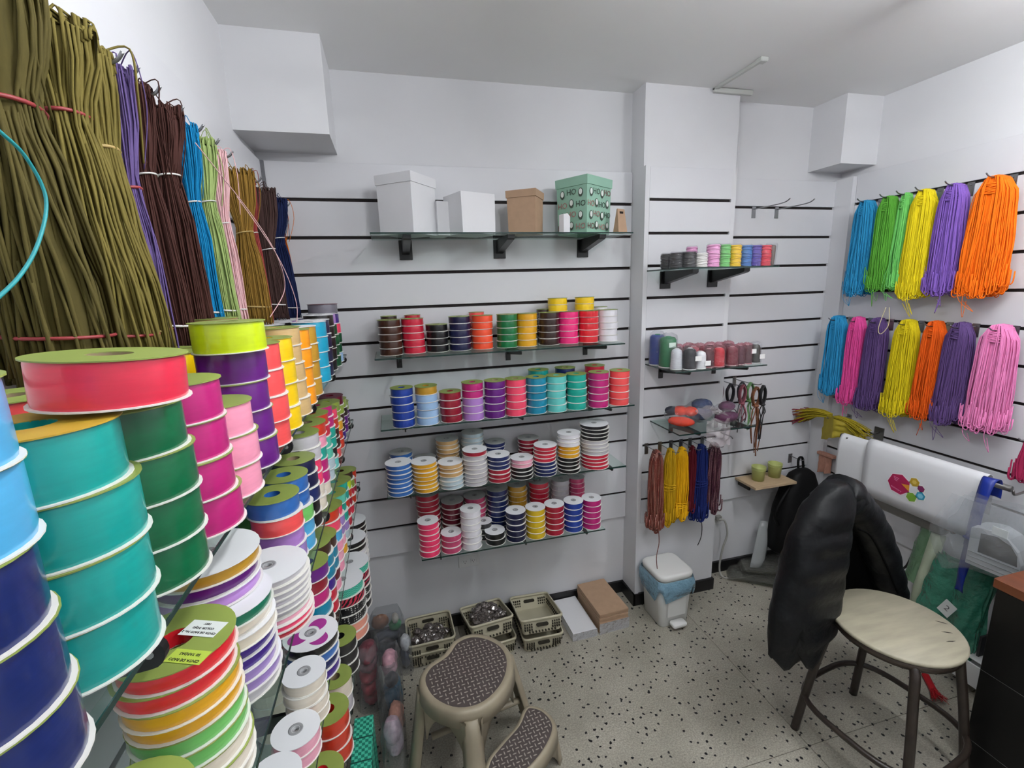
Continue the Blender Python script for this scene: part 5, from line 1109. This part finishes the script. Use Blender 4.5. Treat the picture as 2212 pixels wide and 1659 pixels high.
# ------------------------------------------------------------------ baskets
bsk = mat('cream_plastic', '#b7b199', 0.45, var=0.05, vscale=8); hol = mat('basket_hole', '#2a261c', 0.8)
def basket(lab, x, y, z, rz, w_, d_, h, tilt=0.0):
    b_ = thing('plastic_basket', lab, 'basket', (x, y, z), group='cream plastic baskets on the floor', rot=(tilt, 0, rz)); t = 0.003
    o_ = [[Vector((px*s, py*s, zz)) for px, py in rrect(w_, d_, 0.022)] for zz, s in ((0.0, 0.90), (h-0.012, 0.985))]
    i_ = [[Vector((px*s, py*s, zz)) for px, py in rrect(w_-2*t, d_-2*t, 0.020)] for zz, s in ((h-0.012, 0.985), (t, 0.90))]
    MB().loft(o_+i_).build('tray_body', bsk, b_)
    MB().loft([[Vector((px*s, py*s, zz)) for px, py in rrect(w_, d_, 0.022)] for zz, s in ((h-0.012, 0.985), (h-0.011, 1.02), (h-0.003, 1.025), (h, 1.01), (h, 0.965), (h-0.012, 0.955))], caps=False, closed=True).build('rim', bsk, b_, True)
    mb = MB(); 
    for sy in (-1, 1):
        yy = sy*d_/2*0.945
        for c_ in range(5):
            for r_ in range(3):
                for sx in (-1, 1):
                    xx = sx*(w_*0.46-0.012-0.011*c_)
                    if c_ < 4: mb.box(xx-0.003, xx+0.003, yy-0.0075, yy+0.0075, 0.020+0.013*r_, 0.027+0.013*r_)
        for c_ in range(9): mb.box(-w_*0.3+w_*0.6*c_/8-0.003, -w_*0.3+w_*0.6*c_/8+0.003, yy-0.0065, yy+0.0065, 0.008, 0.014)
    for sx in (-1, 1):
        for c_ in range(12):
            for r_ in range(2): yy2 = -d_*0.4+d_*0.8*c_/11; mb.box(sx*w_/2*0.935-0.0065, sx*w_/2*0.935+0.0065, yy2-0.003, yy2+0.003, 0.025+0.016*r_, 0.033+0.016*r_)
    mb.build('vent_holes', hol, b_)
    for sy in (-1, 1): MB().prism(rrect(0.060, 0.016, 0.0078, 3), -0.0075, 0.0075, Matrix.Translation((0, sy*d_/2*0.965, h-0.032)) @ Matrix.Rotation(PI/2, 4, 'X')).build('handle_slot', hol, b_)
    return b_
basket('cream basket under the leftmost basket pile', 0.060, -0.118, 0.001, 0.03, 0.225, 0.200, 0.075)
basket('cream basket of shiny packets, leftmost of the upper baskets', 0.060, -0.118, 0.042, 0.03, 0.225, 0.200, 0.085)
basket('cream basket under the middle basket pile', 0.350, -0.150, 0.001, 0.08, 0.215, 0.235, 0.085)
basket('cream basket of shiny packets, middle of the upper baskets', 0.340, -0.155, 0.088, 0.10, 0.218, 0.240, 0.080, -0.26)
basket('cream basket under the empty basket', 0.598, -0.150, 0.001, -0.03, 0.205, 0.270, 0.080)
basket('empty cream basket tilted against the wall, right one', 0.590, -0.165, 0.080, -0.05, 0.210, 0.300, 0.075, -0.27)
pkf = mat('dark_shiny_packet', '#5d5552', 0.12, metal=0.5, spec=0.8, coat=0.8, bump=0.9, bscale=70)
def packet_heap(lab, c, sx, sy, nn, seed, tilt):
    mb = MB(); rnd = random.Random(seed)
    for k in range(nn):
        a = k*2.4; r_ = math.sqrt((k+0.5)/nn); ox, oy = sx*r_*math.cos(a), sy*r_*math.sin(a); oz = 0.012*math.sin(k*2.1)+tilt*oy; rings = []
        for i in range(7):
            ph = -PI/2+PI*i/6; rr = max(0.05, math.cos(ph))
            rings.append([Vector((ox+p.x*(1+rnd.uniform(-.25, .25)), oy+p.y*(1+rnd.uniform(-.25, .25)), oz+0.018*math.sin(ph)+rnd.uniform(-.003, .003))) for p in ring((0, 0, 0), (0.026*rr, 0, 0), (0, 0.021*rr, 0), 9)])
        mb.loft(rings)
    o = mb.build('shiny_packets', pkf); o.location = c
    return tag(o, lab, 'packets', kind='stuff')
packet_heap('heap of shiny dark wrapped packets in the leftmost basket', (0.060, -0.118, 0.076), 0.078, 0.066, 26, 1, 0.0)
packet_heap('heap of shiny dark wrapped packets in the middle basket', (0.342, -0.150, 0.138), 0.076, 0.082, 36, 2, 0.26)

# ------------------------------------------------------------------ flat box packs
pw = thing('box_pack', 'pack of flat white boxes in clear wrap on the floor', 'box pack', (0.812, -0.132, 0.0), 0.03)
for k in range(4): MB().bbox(-0.066+0.001*k, 0.066, -0.135, 0.133, 0.0008+0.010*k, 0.0100+0.010*k, 0.0008).build('flat_box', wbox, pw)
MB().box(-0.068, 0.068, -0.139, -0.1365, 0.0005, 0.041).build('clear_wrap', film('clear_wrap', '#f2f2f4', 0.6, 0.08, 0.9, 60, 0.4), pw)
pk2 = thing('box_pack', 'taller pack of flat kraft boxes in clear wrap on the floor', 'box pack', (0.975, -0.125, 0.0), 0.05)
for k in range(9): MB().bbox(-0.083+R.uniform(-.002, .002), 0.083+R.uniform(-.002, .002), -0.132+R.uniform(-.004, .002), 0.128, 0.0008+0.0125*k, 0.0115+0.0125*k, 0.0008).build('flat_box', kraft, pk2)
MB().box(-0.085, 0.085, -0.139, -0.1375, 0.0005, 0.060).build('clear_wrap', MATS['clear_wrap'], pk2)

# ------------------------------------------------------------------ step stool
ss = thing('step_stool', 'beige plastic two-step stool with grey diamond-plate treads', 'step stool', (0.17, -0.70, 0.0)); OS = Vector((0.17, -0.70, 0)); ssm = mat('beige_plastic', '#978d79', 0.42, var=0.14, vscale=9); pad = mat('grey_tread_pad', '#4a4240', 0.6, var=0.08, vscale=30); mk_ = mat('tread_relief', '#a39a90', 0.5)
def smooth_poly(pts, n=4):
    P_ = [Vector((x, y, 0)) for x, y in pts]; m = len(P_); out = []
    for i in range(m):
        p0, p1, p2, p3 = P_[i-1], P_[i], P_[(i+1) % m], P_[(i+2) % m]
        for k in range(n):
            t = k/n; q = 0.5*((2*p1)+(p2-p0)*t+(2*p0-5*p1+4*p2-p3)*t*t+(3*p1-p0-3*p2+p3)*t**3); out.append((q.x-OS.x, q.y-OS.y))
    return out
def inset(poly_, f):
    cx_ = sum(p[0] for p in poly_)/len(poly_); cy_ = sum(p[1] for p in poly_)/len(poly_); return [(cx_+(x-cx_)*f, cy_+(y-cy_)*f) for x, y in poly_]
def inset_d(poly_, d):
    out = []; n = len(poly_)
    for i in range(n):
        a = Vector(poly_[i-1]+(0,)); b_ = Vector(poly_[(i+1) % n]+(0,)); t = (b_-a).normalized(); nrm = Vector((-t.y, t.x, 0)); ar = 1
        out.append((poly_[i][0]+nrm.x*d, poly_[i][1]+nrm.y*d))
    return out
def area2(p): return sum(p[i-1][0]*p[i][1]-p[i][0]*p[i-1][1] for i in range(len(p)))
def tread(parent, poly_, z, th_, name, wall):
    if area2(poly_) < 0: poly_ = poly_[::-1]
    MB().loft([[Vector((x, y, zz)) for x, y in inset_d(poly_, d)] for zz, d in ((z-th_, -0.006), (z-0.010, 0.0), (z-0.003, 0.004), (z, 0.011), (z, wall), (z-0.0015, wall+0.002))]).build(name, ssm, parent, True)
    p2 = inset_d(poly_, wall+0.002); MB().prism(p2, z-0.004, z-0.001).build(name+'_pad', pad, parent)
    return p2
def inside(p, poly_):
    c_ = False; n = len(poly_); x, y = p
    for i in range(n):
        (x1, y1), (x2, y2) = poly_[i-1], poly_[i]
        if (y1 > y) != (y2 > y) and x < (x2-x1)*(y-y1)/(y2-y1)+x1: c_ = not c_
    return c_
def marks(parent, poly_, z, ang, pitch=0.0135):
    mb = MB(); ca, sa = math.cos(ang), math.sin(ang); pin = inset_d(poly_, 0.006)
    for i in range(-22, 23):
        for j in range(-22, 23):
            u, v = i*pitch*1.25, j*pitch*1.25
            x, y = u*ca-v*sa, u*sa+v*ca
            if not inside((x, y), pin): continue
            r_ = ang+(0 if (i+j) % 2 else PI/2)
            mb.prism([(-0.0075, 0), (-0.003, 0.0018), (0.003, 0.0018), (0.0075, 0), (0.003, -0.0018), (-0.003, -0.0018)], z-0.001, z+0.0008, Matrix.Translation((x, y, 0)) @ Matrix.Rotation(r_, 4, 'Z'))
    return mb.build('tread_marks', mk_, parent)
P1 = smooth_poly([(0.205, -0.515), (0.275, -0.545), (0.330, -0.615), (0.338, -0.700), (0.295, -0.795), (0.205, -0.862), (0.105, -0.862), (0.022, -0.795), (-0.010, -0.700), (0.020, -0.632), (0.090, -0.590), (0.135, -0.535)])
p2 = tread(ss, P1, 0.380, 0.055, 'top_tread', 0.022); marks(ss, p2, 0.379, 0.12)
P2 = smooth_poly([(0.392, -0.722), (0.440, -0.755), (0.462, -0.815), (0.440, -0.870), (0.375, -0.930), (0.290, -0.975), (0.205, -0.990), (0.165, -0.955), (0.190, -0.885), (0.250, -0.835), (0.320, -0.785), (0.360, -0.735)])
p3 = tread(ss, P2, 0.190, 0.045, 'lower_step', 0.014); marks(ss, p3, 0.189, 0.12, 0.0125)
def leg(a, b_, w0, w1, th_, out_dir, name='leg'):
    a = Vector(a)-OS; b_ = Vector(b_)-OS; o_ = Vector(out_dir).normalized(); t = (b_-a).normalized(); s = t.cross(o_).normalized(); rings = []
    for q in range(9):
        v = q/8; c_ = a+(b_-a)*v; w_ = w0+(w1-w0)*v
        rings.append([c_+s*w_+o_*0, c_+s*(w_*0.55)+o_*th_, c_-s*(w_*0.55)+o_*th_, c_-s*w_+o_*0, c_-s*(w_*0.8)-o_*0.006, c_-s*(w_*0.45)+o_*(th_-0.012), c_+s*(w_*0.45)+o_*(th_-0.012), c_+s*(w_*0.8)-o_*0.006])
    return MB().loft(rings).build(name, ssm, ss, True)
leg((0.150, -0.850, 0.345), (0.145, -0.965, 0.0), 0.034, 0.040, 0.028, (-0.1, -1, 0.2))
leg((0.010, -0.700, 0.345), (-0.045, -0.715, 0.0), 0.034, 0.040, 0.026, (-1, -0.1, 0.1))
leg((0.180, -0.540, 0.345), (0.140, -0.450, 0.0), 0.032, 0.038, 0.026, (-0.2, 1, 0.1))
leg((0.325, -0.640, 0.345), (0.405, -0.640, 0.0), 0.026, 0.034, 0.024, (1, 0.35, 0.1))
leg((0.445, -0.790, 0.165), (0.470, -0.790, 0.0), 0.034, 0.040, 0.018, (1, 0.1, 0.1))
leg((0.215, -0.975, 0.165), (0.215, -1.010, 0.0), 0.034, 0.040, 0.018, (0, -1, 0.1))
def webpanel(a, b_, z0, z1, rise, th_=0.006, name='apron'):
    """arched apron between two legs"""
    a = Vector(a)-OS; b_ = Vector(b_)-OS; d = b_-a; n_ = Vector((-d.y, d.x, 0)).normalized()*th_; N_ = 12
    mb = MB(); A_, B_, C_, D_ = [], [], [], []
    for q in range(N_+1):
        u = q/N_; p = a+d*u; zl = z0+rise*math.sin(PI*u)**0.7
        A_.append(p+Vector((0, 0, zl))); B_.append(p+Vector((0, 0, z1)))
    vs = A_+B_+[v+n_ for v in A_]+[v+n_ for v in B_]; M_ = N_+1; fs = []
    for q in range(N_): fs += [(q, q+1, M_+q+1, M_+q), (2*M_+q+1, 2*M_+q, 3*M_+q, 3*M_+q+1), (q+1, q, 2*M_+q, 2*M_+q+1)]
    return MB().add(vs, fs).build(name, ssm, ss, True)
webpanel((0.130, -0.880, 0), (0.005, -0.745, 0), 0.18, 0.35, 0.13)
webpanel((0.180, -0.880, 0), (0.335, -0.700, 0), 0.19, 0.35, 0.11)
webpanel((0.000, -0.665, 0), (0.150, -0.530, 0), 0.20, 0.35, 0.11)
webpanel((0.220, -0.525, 0), (0.325, -0.620, 0), 0.20, 0.35, 0.11)
webpanel((0.460, -0.830, 0), (0.255, -0.985, 0), 0.03, 0.165, 0.10)
leg((0.385, -0.640, 0.135), (0.02, -0.700, 0.135), 0.014, 0.014, 0.010, (0, 0, 1), 'cross_brace')

# ------------------------------------------------------------------ packets on the floor at left
fm = film('packet_film', '#e6e8ea', 0.88, 0.10, 0.9, 28, 0.18)
def bagged(lab, x, y, z, sx, sy, sz, blocks, seed, rz=0.0, m=fm):
    b_ = thing('bagged_goods', lab, 'packet', (x, y, z), rz, 'bagged goods on the floor at left')
    for q, (hx, c, d) in enumerate(blocks):
        nz = max(1, int(d[2]/0.045))
        for k in range(nz): ball(b_, 'packed_item', mat('pack_'+hx[1:], hx, 0.45, var=0.3, vscale=40), (c[0]+0.004*math.sin(k*2+q), c[1]+0.006*math.cos(k*3+q), c[2]-d[2]/2+d[2]*(k+0.5)/nz), d[0]*0.55, d[1]*0.55, d[2]/nz*0.62, 0, seed*10+q*3+k, 0.10, 14, 8)
    rnd = random.Random(seed); rings = []
    for q in range(8):
        v = q/7; f = 1.06 if q < 6 else (0.95 if q == 6 else 0.8); rings.append([Vector((px*f*(1+rnd.uniform(-.06, .06)), py*f*(1+rnd.uniform(-.06, .06)), 0.001+(sz*1.04)*v+rnd.uniform(-.006, .006)*(q > 0))) for px, py in rrect(sx, sy, min(sx, sy)*0.3, 4)])
    MB().loft(rings, caps=False).build('clear_film', m, b_)
bagged('bag of brown and green labelled packs by the wall', -0.140, -0.085, 0.0, 0.150, 0.070, 0.235, [('#8a5a3c', (-0.03, 0, 0.185), (0.075, 0.04, 0.06)), ('#2f8a55', (0.035, 0, 0.15), (0.055, 0.04, 0.05)), ('#3a3f4c', (0.0, 0, 0.07), (0.12, 0.05, 0.11)), ('#c7c2b4', (0.04, -0.004, 0.195), (0.03, 0.04, 0.04))], 21, 0.1)
bagged('dark blue and white packs beside the leftmost basket', -0.062, -0.185, 0.0, 0.060, 0.110, 0.175, [('#1d2740', (0, 0, 0.05), (0.045, 0.09, 0.085)), ('#c9cbce', (0, 0, 0.125), (0.045, 0.08, 0.05))], 22, 0.0)
bagged('bag of burgundy and pink striped cords under lowest shelf', -0.215, -0.330, 0.0, 0.090, 0.140, 0.290, [('#7a3f48', (0, 0, 0.22), (0.07, 0.12, 0.10)), ('#a8323e', (0, 0, 0.09), (0.07, 0.12, 0.14))], 23, 0.0)
bagged('tall clear bag with pink and teal blue goods', -0.128, -0.400, 0.0, 0.085, 0.190, 0.270, [('#c99aa6', (0, 0.03, 0.20), (0.06, 0.09, 0.09)), ('#25607c', (0.01, -0.02, 0.10), (0.065, 0.14, 0.10)), ('#241c2a', (0.01, -0.05, 0.19), (0.05, 0.05, 0.05))], 24, -0.05)
bagged('clear bag of pale pink and tan goods near the stool', -0.118, -0.600, 0.0, 0.080, 0.190, 0.210, [('#b98a7c', (0.01, 0.03, 0.12), (0.055, 0.10, 0.10)), ('#cdb6c4', (0.0, -0.04, 0.12), (0.06, 0.10, 0.12))], 25, 0.0)
tq = thing('fabric_box', 'turquoise checked box standing below the lowest shelf', 'box', (-0.212, -0.760, 0.0)); chk = pattern('gingham', '#1d7d68', '#4fc4a4', 95)
MB().bbox(-0.032, 0.034, -0.150, 0.105, 0.0, 0.250, 0.003).build('box_body', chk, tq)
for yy in (-0.065, 0.020): MB().box(-0.0335, 0.0355, yy-0.002, yy+0.002, 0.0, 0.2512).build('dark_seam', mat('seam_green', '#0f4a3e', 0.6), tq)
